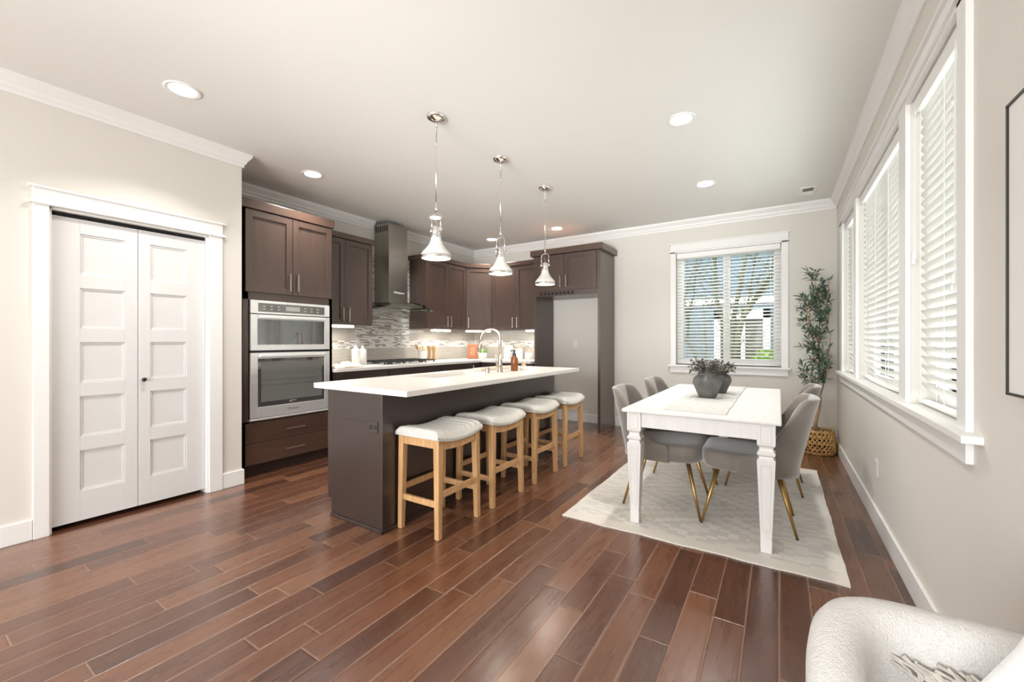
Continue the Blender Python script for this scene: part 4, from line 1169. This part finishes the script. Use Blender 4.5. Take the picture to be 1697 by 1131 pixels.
for cx_ in (TX0 + IN + lw / 2, TX1 - IN - lw / 2):
    for cy_ in (TY0 + IN + lw / 2, TY1 - IN - lw / 2):
        prof = [(0.020, ZR), (0.027, ZR), (0.029, 0.080), (0.027, 0.084), (0.028, 0.088), (0.045, 0.520), (0.045, 0.530), (0.036, 0.540), (0.034, 0.550), (0.044, 0.560), (0.045, 0.572), (0.036, 0.582), (0.033, 0.596), (0.036, 0.606), (0.045, 0.616), (0.045, 0.735)]
        rings = [[(cx_ + r, cy_ + r, z), (cx_ - r, cy_ + r, z), (cx_ - r, cy_ - r, z), (cx_ + r, cy_ - r, z)] for r, z in prof]
        lg = MB().ring_skin(rings).build('leg', tablew_m, t, bev=0.002)
        b = MB()      # fielded panel outlines on the block and the taper
        for s_ in (-1, 1):
            for za, zb_, ra, rb in ((0.628, 0.722, 0.0452, 0.0452), (0.13, 0.50, 0.0299, 0.0444)):
                for (u0, u1) in ((-0.62, -0.56), (0.56, 0.62)):
                    b.hexa([(cx_ + ra * u0, cy_ + s_ * ra - 0.0006, za), (cx_ + ra * u1, cy_ + s_ * ra - 0.0006, za), (cx_ + ra * u1, cy_ + s_ * ra + 0.0006, za), (cx_ + ra * u0, cy_ + s_ * ra + 0.0006, za)],
                           [(cx_ + rb * u0, cy_ + s_ * rb - 0.0006, zb_), (cx_ + rb * u1, cy_ + s_ * rb - 0.0006, zb_), (cx_ + rb * u1, cy_ + s_ * rb + 0.0006, zb_), (cx_ + rb * u0, cy_ + s_ * rb + 0.0006, zb_)])
                for zq, rq in ((za, ra), (zb_, rb)): b.box(cx_ - rq * 0.62, cx_ + rq * 0.62, cy_ + s_ * rq - 0.0006, cy_ + s_ * rq + 0.0006, zq - 0.0015, zq + 0.0015)
        b.build('panel_line', M('groove_grey', (0.55, 0.53, 0.50), 0.6) if 'groove_grey' not in MATS else MATS['groove_grey'], lg)
b = MB()
def rn(u, v):
    x = -0.630 + 0.365 * u; y = 2.775 + 1.86 * v
    if y > 4.553: y = 4.553
    return (x + 0.0025 * math.sin(v * 37) * (abs(u - 0.5) > 0.47), y + 0.004 * math.sin(u * 19) * (v < 0.01), 0.7592 + 0.0012 * abs(math.sin(u * 60)) + 0.0008 * math.sin(v * 90))
b.grid(rn, 40, 120)
tag(b.build('table_runner', runner_m, smooth=True, solid=0.004), 'woven pale grey runner along the dining table', 'table runner')


# ------------------------------------------------------------------ dining chairs
def make_chair():
    """faces local +x; origin on the floor under the seat centre"""
    t = thing('dining_chair', '', 'chair', (0, 0, 0), 'velvet dining chairs around the table')
    b = MB()
    def se(th, a, c, p): 
        cs, sn = math.cos(th), math.sin(th); return (a * math.copysign(abs(cs) ** (2 / p), cs), c * math.copysign(abs(sn) ** (2 / p), sn))
    rings = []
    for k, (s_, z) in enumerate(((0.80, 0.352), (0.93, 0.356), (0.975, 0.372), (1.0, 0.42), (0.99, 0.452), (0.95, 0.470), (0.80, 0.480), (0.45, 0.486), (0.05, 0.487))):
        r_ = []
        for i in range(40):
            x, y = se(2 * PI * i / 40, 0.262 * s_, 0.238 * s_, 4.5)
            dip = 0.0
            r_.append((x + 0.01, y * (1.0 + 0.06 * (x / 0.262)), z + 0.012 * (x / 0.262)))
        rings.append(r_)
    b.ring_skin(rings); b.build('seat', velvet_m, t, smooth=True)
    # wrap-around back shell
    NU, NV = 64, 14
    def plan(u):                       # u in -1..1 round the back, returns (x, y, nx, ny)
        a = u * 1.66
        def pt(a): 
            cs, sn = math.cos(a), math.sin(a); p = 3.0
            return Vector((-0.285 * math.copysign(abs(cs) ** (2 / p), cs), 0.262 * math.copysign(abs(sn) ** (2 / p), sn), 0))
        q = pt(a); d = (pt(a + 0.01) - pt(a - 0.01)).normalized()
        return q, Vector((-d.y, d.x, 0)) * -1
    def ztop(u):
        k = abs(u); s_ = max(0.0, min(1.0, (k - 0.34) / 0.66)); s_ = s_ * s_ * (3 - 2 * s_)
        return 0.835 - 0.012 * k - 0.365 * s_
    def outer(u, v):
        q, n = plan(u); z = 0.352 + (ztop(u) - 0.352) * v; h = max(0, (z - 0.40) / 0.44)
        back = 0.5 + 0.5 * math.cos(min(1, abs(u)) * PI)
        return Vector((q.x - 0.105 * h ** 1.1 * (0.25 + 0.75 * back), q.y * (0.90 + 0.10 * min(1, (z - 0.35) / 0.12) + 0.03 * h), z)), n
    def inner(u, v):
        p, n = outer(u, v); ch = abs(math.sin(PI * 2.5 * u + PI / 2)) ** 0.5
        th = (0.024 + 0.018 * ch) * (0.35 + 0.65 * math.sin(PI * min(1, 0.12 + v * 0.88)) ** 0.5)
        return p - n * -th if False else p + n * th
    # make sure the inner side really is inside
    q, n = plan(0.0); sgn = 1 if n.x > 0 else -1
    def inn(u, v):
        p, n = outer(u, v); ch = abs(math.cos(PI * 2.5 * u)) ** 0.45
        th = 0.022 + 0.020 * ch
        return p + n * sgn * th
    b = MB()
    b.grid(lambda u, v: tuple(outer(2 * u - 1, v)[0]), NU, NV)
    b.grid(lambda u, v: tuple(inn(2 * u - 1, v)), NU, NV)
    def lip(u, v): 
        o_, i_ = outer(2 * u - 1, 1)[0], inn(2 * u - 1, 1); return tuple(o_.lerp(i_, v) + Vector((0, 0, 0.012 * math.sin(PI * v))))
    b.grid(lip, NU, 4)
    b.grid(lambda u, v: tuple(outer(2 * u - 1, 0)[0].lerp(inn(2 * u - 1, 0), v)), NU, 1)
    for e_ in (-1, 1): b.grid(lambda u, v, e_=e_: tuple(outer(e_, v)[0].lerp(inn(e_, v), u) + Vector((0.008 * math.sin(PI * u), 0, 0))), 3, NV)
    bmesh.ops.remove_doubles(b.bm, verts=b.bm.verts, dist=1e-4)
    b.build('backrest', velvet_m, t, smooth=True)
    for sx, x1 in ((1, 0.262), (-1, -0.262)):
        for sy in (-1, 1):
            top_ = (0.17 if sx > 0 else -0.165, sy * 0.150, 0.360); bot = (x1, sy * 0.238 if sx > 0 else sy * 0.205, 0.0)
            b = MB(); b.tube([bot, top_], [0.0075, 0.0155], 14); lg = b.build('leg', brass_m, t, smooth=True)
            b = MB(); dv = Vector(top_) - Vector(bot); b.tube([bot, Vector(bot) + dv * 0.014], [0.0082, 0.0085], 14); b.build('foot_cap', blackp_m, lg)
    return t


c0 = make_chair()
for i, (x, y, rz, lb) in enumerate(((-0.175, 3.215, PI + 0.03, 'grey velvet chair on the window side, nearest the camera, its leg before the table leg'),
                                    (-0.105, 4.075, PI - 0.03, 'grey velvet chair on the window side, beside the olive tree basket'),
                                    (-0.705, 3.225, 0.02, 'grey velvet chair on the island side, behind the near table leg'),
                                    (-0.690, 4.060, -0.02, 'grey velvet chair on the island side, nearest the back wall'))):
    o = c0 if i == 0 else dup(c0)
    o.location = (x, y, ZR); o.rotation_euler = (0, 0, rz); o['label'] = lb

# ------------------------------------------------------------------ vases with eucalyptus
POT = [(0.0, 0.0), (0.056, 0.0), (0.062, 0.006), (0.086, 0.065), (0.103, 0.105), (0.105, 0.125), (0.098, 0.148), (0.080, 0.166), (0.068, 0.172), (0.069, 0.180), (0.073, 0.186), (0.070, 0.192), (0.060, 0.192), (0.058, 0.170), (0.075, 0.14), (0.05, 0.03), (0.0, 0.025)]


def pot(x, y, s_, label):
    b = MB(); b.lathe([(r * s_, z * s_) for r, z in POT], (x, y, 0.7625), 40)
    return tag(b.build('stone_vase', stone_m, smooth=True), label, 'vase', 'dark stone vases')


def euc(x, y, s_, label, seed, n=26, lean=(0, 0)):
    random.seed(seed); t = thing('eucalyptus_bunch', label, 'dried foliage', (x, y, 0.80), 'eucalyptus bunches')
    bs, bl = MB(), MB(); z0_ = 0.7625 + 0.10 * s_
    for k in range(n):
        a = random.uniform(0, 2 * PI); el = random.uniform(0.15, 1.35)
        d_ = Vector((math.cos(a) * math.cos(el) + lean[0], math.sin(a) * math.cos(el) + lean[1], math.sin(el))); ln = random.uniform(0.07, 0.115) * s_
        p = Vector((x + 0.03 * math.cos(a) * s_, y + 0.03 * math.sin(a) * s_, z0_)); top_ = Vector((x + 0.045 * math.cos(a) * s_, y + 0.045 * math.sin(a) * s_, 0.7625 + 0.195 * s_))
        pts = [p, top_, top_ + d_ * ln * 0.5, top_ + d_ * ln + Vector((0, 0, -0.02 * math.cos(el)))]
        bs.tube(pts, 0.0013, 4)
        for q in range(10):
            f_ = q / 9; c = pts[1].lerp(pts[2], f_ * 2) if f_ < 0.5 else pts[2].lerp(pts[3], f_ * 2 - 1)
            for w_ in range(2):
                dd = Vector((random.gauss(0, 1), random.gauss(0, 1), random.gauss(0.3, 0.8))).normalized()
                leaf(bl, c, dd, random.uniform(0.018, 0.028), random.uniform(0.016, 0.024), fold=0.05)
    bs.build('stems', bark_m, t); bl.build('leaves', leafe_m, t, smooth=True)


pot(-0.470, 3.545, 1.0, 'dark grey stone vase standing nearer the camera on the runner')
pot(-0.430, 3.900, 0.93, 'dark grey stone vase half hidden behind the nearer vase')
euc(-0.470, 3.545, 1.05, 'dusty grey eucalyptus bunch in the nearer vase', 5, 42)
euc(-0.430, 3.900, 0.93, 'dusty grey eucalyptus bunch in the half hidden vase', 6, 36, (0.12, 0))

# ------------------------------------------------------------------ olive tree in a woven basket
BX, BY = 0.335, 5.555
t = thing('woven_basket', 'golden openwork rattan basket on the floor in the corner', 'basket', (BX, BY, 0))
def prof_r(z): return 0.150 + 0.028 * math.sin(PI * min(1, (z + 0.03) / 0.30)) - 0.012 * (z / 0.25)
b = MB()
NS, NR = 26, 6
for k in range(NS):                      # diagonal and cross weave
    for s_ in (-1, 1):
        pts = []
        for q in range(13):
            z = 0.012 + 0.235 * q / 12; a = 2 * PI * k / NS + s_ * 0.48 * q / 12 * 2
            r = prof_r(z) + 0.003 * s_ * math.sin(q * PI / 2 + k); pts.append((BX + r * math.cos(a), BY + r * math.sin(a), z))
        b.tube(pts, 0.0085, 5)
for z in (0.010, 0.020, 0.060, 0.125, 0.19, 0.235, 0.246):
    pts = [(BX + prof_r(z) * math.cos(2 * PI * i / 40), BY + prof_r(z) * math.sin(2 * PI * i / 40), z) for i in range(41)]
    b.tube(pts, 0.008, 6)
b.build('weave', rattan_m, t, smooth=True)
MB().lathe([(0.0, 0.004), (0.135, 0.004), (0.147, 0.03), (0.150, 0.12), (0.140, 0.19), (0.0, 0.19)], (BX, BY, 0), 28).build('liner', M('dark_liner', (0.05, 0.035, 0.02), 0.9), t)
b = MB()
pts = [(BX + 0.135, BY - 0.05 + 0.05 * math.cos(PI * k / 10) , 0.245 + 0.045 * math.sin(PI * k / 10)) for k in range(11)]
b.tube(pts, 0.006, 6); b.build('handle', rattan_m, t, smooth=True)

t = thing('olive_tree', 'slim olive tree rising from the rattan basket', 'tree', (BX, BY, 0.19))
random.seed(21)
trunk = [(BX + 0.01, BY, 0.19), (BX - 0.005, BY, 0.30), (BX + 0.02, BY - 0.005, 0.44), (BX + 0.035, BY, 0.56), (BX + 0.02, BY - 0.02, 0.74), (BX + 0.035, BY - 0.03, 0.95), (BX + 0.02, BY - 0.04, 1.15), (BX + 0.03, BY - 0.04, 1.40), (BX + 0.045, BY - 0.05, 1.68), (BX + 0.05, BY - 0.06, 1.80)]
MB().tube(trunk, [0.019, 0.017, 0.0165, 0.017, 0.012, 0.010, 0.009, 0.007, 0.005, 0.003], 10).build('trunk', bark_m, t, smooth=True)
br = [[(BX + 0.03, BY, 0.58), (BX + 0.075, BY - 0.05, 0.80), (BX + 0.10, BY - 0.10, 1.02), (BX + 0.115, BY - 0.12, 1.28)],
      [(BX + 0.02, BY - 0.01, 0.66), (BX - 0.04, BY - 0.06, 0.80), (BX - 0.09, BY - 0.10, 0.88)],
      [(BX + 0.03, BY - 0.03, 0.98), (BX - 0.03, BY - 0.09, 1.20), (BX - 0.08, BY - 0.13, 1.45), (BX - 0.075, BY - 0.15, 1.62)],
      [(BX + 0.02, BY - 0.04, 1.18), (BX - 0.05, BY - 0.10, 1.38), (BX - 0.10, BY - 0.12, 1.56), (BX - 0.12, BY - 0.14, 1.66)],
      [(BX + 0.03, BY - 0.04, 1.40), (BX + 0.08, BY - 0.10, 1.58), (BX + 0.10, BY - 0.15, 1.80)],
      [(BX + 0.03, BY - 0.04, 1.20), (BX + 0.09, BY - 0.14, 1.40), (BX + 0.10, BY - 0.17, 1.48)],
      [(BX + 0.035, BY - 0.03, 0.90), (BX - 0.02, BY - 0.10, 1.02), (BX - 0.05, BY - 0.13, 1.16)],
      [(BX + 0.04, BY - 0.05, 1.60), (BX + 0.0, BY - 0.10, 1.76), (BX - 0.03, BY - 0.13, 1.88)],
      [(BX + 0.06, BY - 0.04, 0.74), (BX + 0.09, BY - 0.12, 0.86), (BX + 0.12, BY - 0.17, 0.96)]]
lv = MB()
tw = MB()
def spray(p, d, ln, n):
    p = Vector(p); d = Vector(d).normalized(); e_ = p + d * ln
    tw.tube([p, p.lerp(e_, 0.5) + Vector((0, 0, 0.01)), e_], 0.0014, 4)
    for q in range(n):
        f_ = (q + 0.6) / n; c = p.lerp(e_, f_)
        a = random.uniform(0, 2 * PI); side_ = d.cross(Vector((math.cos(a), math.sin(a), 0.3))).normalized()
        dd = (d * 0.65 + side_ * 0.8 + Vector((0, 0, random.uniform(-0.25, 0.35)))).normalized(); L2 = random.uniform(0.05, 0.085)
        e2 = c + dd * L2
        if e2.x > XR - 0.012 or e2.y > YF - 0.012: continue
        if e2.x > XP - 0.045 and e2.y < 5.40: continue
        leaf(lv, c, dd, L2, random.uniform(0.013, 0.019), up=Vector((random.gauss(0, 0.5), random.gauss(0, 0.5), 1)), fold=0.12)
for b_ in br:
    MB().tube(b_, [0.008 - 0.005 * k / (len(b_) - 1) for k in range(len(b_))], 7).build('branch', bark_m, t, smooth=True)
    for k in range(1, len(b_)):
        p0_, p1_ = Vector(b_[k - 1]), Vector(b_[k])
        if k == 1 and p0_.z < 0.62: continue
        for s_ in range(5):
            p = p0_.lerp(p1_, random.random()); d_ = (p1_ - p0_).normalized() * 0.7 + Vector((random.gauss(-0.15, 0.6), random.gauss(-0.25, 0.55), random.gauss(0.1, 0.35)))
            ln = random.uniform(0.07, 0.15)
            e_ = p + d_.normalized() * ln
            if e_.x > XP - 0.06: d_.x = -abs(d_.x) * 0.6
            spray(p, d_, ln, 8)
for z in (1.1, 1.25, 1.4, 1.5, 1.6, 1.7, 1.78):
    p = None
    for k in range(len(trunk) - 1):
        if trunk[k][2] <= z <= trunk[k + 1][2]: p = Vector(trunk[k]).lerp(Vector(trunk[k + 1]), (z - trunk[k][2]) / (trunk[k + 1][2] - trunk[k][2]))
    for s_ in range(3): spray(p, Vector((random.gauss(-0.2, 0.5), random.gauss(-0.4, 0.5), 0.4)), random.uniform(0.08, 0.14), 8)
tw.build('twigs', bark_m, t)
lv.build('foliage', leafg_m, t, smooth=True)
for (x, y, z) in ((BX + 0.05, BY - 0.12, 1.72), (BX - 0.09, BY - 0.12, 0.82), (BX + 0.11, BY - 0.16, 0.93), (BX - 0.02, BY - 0.12, 0.99), (BX - 0.06, BY - 0.14, 1.36)):
    b = MB(); b.lathe([(0.0, -0.011)] + [(0.0085 * math.sin(PI * q / 8), -0.011 * math.cos(PI * q / 8)) for q in range(1, 8)] + [(0.0, 0.011)], (x, y, z), 12); b.build('olive', M('dark_olive_fruit', (0.035, 0.022, 0.02), 0.4) if 'dark_olive_fruit' not in MATS else MATS['dark_olive_fruit'], t, smooth=True)

# ------------------------------------------------------------------ picture on the window wall
t = thing('picture_frame', 'thin black framed picture on the window wall', 'picture', (XR, 1.2, 1.05))
y0, y1, z0, z1, fx0 = 0.72, 1.635, 1.058, 1.822, XR - 0.030
b = MB(); f_ = 0.007
b.box(fx0, XR - 0.001, y1 - f_, y1, z0, z1).box(fx0, XR - 0.001, y0, y0 + f_, z0, z1).box(fx0, XR - 0.001, y0, y1, z0, z0 + f_).box(fx0, XR - 0.001, y0, y1, z1 - f_, z1)
b.build('frame', frameb_m, t)
MB().box(fx0 + 0.004, XR - 0.002, y0 + f_, y1 - f_, z0 + f_, z1 - f_).build('mat_board', mat_m, t)
MB().box(fx0 + 0.0035, fx0 + 0.004, y0 + 0.16, y1 - 0.16, z0 + 0.13, z1 - 0.13).build('print', M('pale_print', (0.72, 0.70, 0.66), 0.6, var=0.06, vscale=5), t)

# ------------------------------------------------------------------ boucle chair near the camera
t = thing('accent_chair', 'white boucle accent chair with a rounded back against the window wall', 'armchair', (0.285, 0.80, 0))
AX, AY, AW, AD = 0.285, 0.80, 0.245, 0.345     # centre, half width, half depth (open side towards the camera)


def shell(b, off, zt, z0_, n=48, nv=10):
    """U shaped wall; off = inset"""
    def pl(u):
        a = PI * (1.30 * u - 0.15)                      # wraps from one arm round the back to the other
        cs, sn = math.cos(a), math.sin(a); p = 4.4
        return (AX - (AW - off) * math.copysign(abs(cs) ** (2 / p), cs), AY + (AD - off) * math.copysign(abs(sn) ** (2 / p), sn))
    return pl


b = MB(); po, pi_ = shell(b, 0.0, 0, 0), shell(b, 0.085, 0, 0)
rings = []
for k in range(61):
    u = k / 60; (xo, yo), (xi, yi) = po(u), pi_(u)
    bk = max(0, math.sin(PI * (1.30 * u - 0.15))) ** 0.18; zt = 0.54 + 0.14 * bk
    xm, ym = (xo + xi) / 2, (yo + yi) / 2
    r = []
    for q in range(9):
        a = PI * q / 8; c = math.cos(a)
        r.append((xm + (xo - xm) * c, ym + (yo - ym) * c, zt - 0.055 + 0.055 * math.sin(a) ** 0.8))
    rings.append([(xo, yo, 0.12)] + r + [(xi, yi, 0.12)])
b.ring_skin(rings); b.build('backrest', boucle_m, t, smooth=True)
rr = []
for s_, z in ((0.9, 0.16), (1, 0.18), (1, 0.36), (0.97, 0.395), (0.85, 0.41), (0.4, 0.418), (0.02, 0.42)):
    q_ = []
    for i in range(40):
        a = 2 * PI * i / 40; cs, sn = math.cos(a), math.sin(a)
        q_.append((AX + (AW - 0.088) * s_ * math.copysign(abs(cs) ** 0.5, cs), AY - 0.05 + (AD - 0.05) * s_ * math.copysign(abs(sn) ** 0.5, sn)))
    rr.append([(x, min(y, AY + AD - 0.092), z) for x, y in q_])
MB().ring_skin(rr).build('seat', boucle_m, t, smooth=True)
for sx in (-1, 1):
    for sy in (-1, 1):
        x, y = AX + sx * (AW - 0.06), AY + sy * (AD - 0.08) - (0.02 if sy < 0 else 0)
        MB().tube([(x, y, 0.0), (x, y, 0.17)], [0.014, 0.02], 12).build('leg', oak_m, t, smooth=True)

# pillow leaning on the back
b = MB()
mp = Matrix.Translation((0.417, 0.960, 0.662)) @ Matrix.Rotation(math.radians(-10), 4, 'X') @ Matrix.Rotation(math.radians(29), 4, 'Y') @ Matrix.Scale(0.79, 4)
def pil(s_):
    def f(u, v):
        a, c = 2 * u - 1, 2 * v - 1
        th = 0.055 * ((1 - a ** 4) * (1 - c ** 4)) ** 0.6; k = 1 - 0.06 * (1 - abs(a)) * abs(c) ; k2 = 1 - 0.06 * (1 - abs(c)) * abs(a)
        return tuple(mp @ Vector((0.165 * a * k2, s_ * th, 0.165 * c * k)))
    return f
b.grid(pil(1), 20, 20); b.grid(pil(-1), 20, 20); bmesh.ops.remove_doubles(b.bm, verts=b.bm.verts, dist=1e-4)
tag(b.build('throw_pillow', pillow_m, smooth=True), 'white cotton pillow leaning on the boucle chair', 'pillow')
# knitted throw with fringe over the back
t = thing('throw_blanket', 'grey fringed throw lying on the boucle chair', 'blanket', (0.25, 0.95, 0.5))
MB().grid(lambda u, v: (0.215 + 0.13 * u, 1.040 - 0.30 * v, 0.570 - 0.135 * min(1, v * 2.2) + 0.006 * math.sin(u * 20)), 14, 14).build('fabric', throw_m, t, smooth=True, solid=0.01)
random.seed(4)
b = MB()
for k in range(34):
    x = 0.212 + 0.136 * k / 33; 
    pts = []
    L2 = random.uniform(0.06, 0.095); sw = random.uniform(-0.035, -0.01)
    for q in range(6):
        f_ = q / 5; pts.append((x + sw * f_ * f_ * 1.5 + 0.004 * math.sin(q * 2 + k), 1.038 + 0.012 * f_ + random.uniform(-0.002, 0.002), 0.572 + L2 * 0.42 * f_ - 0.0 + 0.003 * math.sin(k * 1.7 + q)))
    b.tube(pts, 0.0032, 5)
b.build('fringe', throw_m, t, smooth=True)

# ------------------------------------------------------------------ outside
struct('ground', MB().box(-30, 30, 6.0, 40, -0.5, -0.35).box(0.75, 30, -20, 6.0, -0.5, -0.35).box(-30, 0.75, -30, -3.7, -0.5, -0.35), M('outdoor_ground', (0.30, 0.30, 0.24), 0.9, var=0.3, vscale=3), 'pale ground outside the windows', 'ground')
blue_s = siding_mat('blue_grey_siding', (0.165, 0.225, 0.265))
HY = 10.0


def at(u, v, y):
    f, cx_, cy_, s_, c_ = 690.4, 848.5, 565.4, math.sin(0.5702), math.cos(0.5702)
    r, t_ = (u - cx_) / f, -(v - cy_) / f; k = y / (c_ + r * s_); return Vector(((-s_ + r * c_) * k, y, 1.2 + t_ * k))


t = thing('neighbour_house', 'blue grey sided house seen through the double window', 'house', (-2, HY, -0.35))
MB().box(-9, 0.9 + 3, HY, HY + 5, -0.35, 5.5).build('siding', blue_s, t)
zb0, zb1 = at(1200, 505, HY).z, at(1200, 494, HY).z
MB().box(-9, 3.9, HY - 0.04, HY - 0.001, zb0, zb1).build('trim_band', trim_m, t)
xa, xb, xc, xd = at(1184, 560, HY).x, at(1194.5, 560, HY).x, at(1228, 560, HY).x, at(1277, 560, HY).x
zt_ = at(1230, 514, HY).z
wn = MB()
wn.box(xa, xb, HY - 0.06, HY - 0.001, -0.1, zt_).box(xc, xc + 0.08, HY - 0.06, HY - 0.001, -0.1, zt_).box(xd - 0.13, xd, HY - 0.06, HY - 0.001, -0.1, zt_).box(xa, xd, HY - 0.06, HY - 0.001, zt_ - 0.20, zt_)
wn = wn.build('window', trim_m, t)
MB().box(xb, xd - 0.13, HY - 0.03, HY - 0.002, -0.1, zt_ - 0.2).build('pane', M('far_dark_glass', (0.10, 0.085, 0.06), 0.15, var=0.5, vscale=5), wn)
# bare tree in front of the house
TYY = 8.0
t = thing('bare_tree', 'multi stemmed bare tree between the double window and the blue house', 'tree', (at(1210, 600, TYY).x, TYY, -0.35))
stems = [[(1210, 690), (1222, 560), (1232, 524), (1262, 480), (1290, 440), (1300, 420)], [(1208, 690), (1212, 560), (1217, 520), (1224, 485), (1235, 430), (1240, 400)],
         [(1206, 690), (1200, 560), (1197, 525), (1187, 495), (1186, 450), (1183, 405), (1180, 390)], [(1170, 700), (1158, 608), (1145, 575), (1128, 553), (1105, 540)],
         [(1140, 560), (1141, 520), (1150, 490), (1153, 450), (1155, 405)], [(1168, 690), (1170, 600), (1168, 540), (1165, 505)], [(1140, 540), (1135, 500), (1140, 470), (1152, 440)],
         [(1224, 545), (1240, 500), (1248, 450), (1256, 410)], [(1245, 505), (1275, 455), (1290, 415)]]
mossy = M('mossy_bark', (0.12, 0.12, 0.06), 0.9, var=0.4, vscale=8)
random.seed(9)
tw = MB()
for k, st_ in enumerate(stems):
    pts = [at(u, v, TYY + random.uniform(-0.12, 0.12)) for u, v in st_]; n = len(pts); r0 = (0.055, 0.05, 0.045, 0.025, 0.022, 0.02, 0.018, 0.02, 0.018)[k]
    MB().tube(pts, [r0 * (1 - 0.6 * i / (n - 1)) for i in range(n)], 8).build('stem', mossy, t, smooth=True)
    for i in range(1, n):
        for q in range(7):
            p = pts[i - 1].lerp(pts[i], random.random())
            if p.z < 0.9: continue
            d_ = (pts[i] - pts[i - 1]).normalized() * 0.6 + Vector((random.gauss(0, 0.7), random.gauss(0, 0.5), random.gauss(0.35, 0.4)))
            e_ = p + d_ * random.uniform(0.15, 0.5); m_ = p.lerp(e_, 0.5) + Vector((random.gauss(0, 0.03), 0, random.gauss(0, 0.03)))
            tw.tube([p, m_, e_], [0.006, 0.005, 0.003], 4)
            for j in range(2): tw.tube([m_, m_ + Vector((random.gauss(0, 0.12), random.gauss(0, 0.1), random.gauss(0.1, 0.1)))], [0.004, 0.002], 4)
tw.build('twigs', mossy, t)
# bright shrub at the window corner
random.seed(2)
b = MB(); c = at(1276, 606, 7.4)
for k in range(900):
    a, el = random.uniform(0, 2 * PI), random.uniform(-0.2, PI / 2); r = random.uniform(0.75, 1.0)
    d_ = Vector((math.cos(a) * math.cos(el), math.sin(a) * math.cos(el), math.sin(el)))
    leaf(b, Vector((c.x + d_.x * 0.42 * r, c.y + d_.y * 0.4 * r, 0.36 + d_.z * 0.68 * r)), d_ + Vector((random.gauss(0, 0.4), random.gauss(0, 0.4), random.gauss(0, 0.4))), 0.09, 0.05)
t = thing('shrub', 'bright yellow green shrub outside the double window', 'shrub', (c.x, c.y, -0.35))
b.build('leaves', M('lime_leaf', (0.34, 0.52, 0.06), 0.6, var=0.4, vscale=12), t)
MB().tube([(c.x, c.y, -0.35), (c.x, c.y, 0.35)], 0.05, 8).build('stem', mossy, t)
# pale house beyond the three windows
t = thing('pale_house', 'pale sided house faintly seen through the three blinds', 'house', (6.0, 3.5, -0.35))
MB().box(6.0, 9.0, -3.0, 12.0, -0.35, 5.2).build('siding', siding_mat('pale_siding', (0.70, 0.71, 0.68)), t)
for yc in (4.6, 8.0):
    b = MB(); b.box(5.95, 5.999, yc - 0.6, yc - 0.5, 0.6, 2.2).box(5.95, 5.999, yc + 0.5, yc + 0.6, 0.6, 2.2).box(5.95, 5.999, yc - 0.6, yc + 0.6, 2.1, 2.25).box(5.95, 5.999, yc - 0.6, yc + 0.6, 0.5, 0.62)
    wn = b.build('window', trim_m, t); MB().box(5.97, 5.998, yc - 0.5, yc + 0.5, 0.62, 2.1).build('pane', M('grey_sky_glass', (0.35, 0.42, 0.46), 0.1) if 'grey_sky_glass' not in MATS else MATS['grey_sky_glass'], wn)
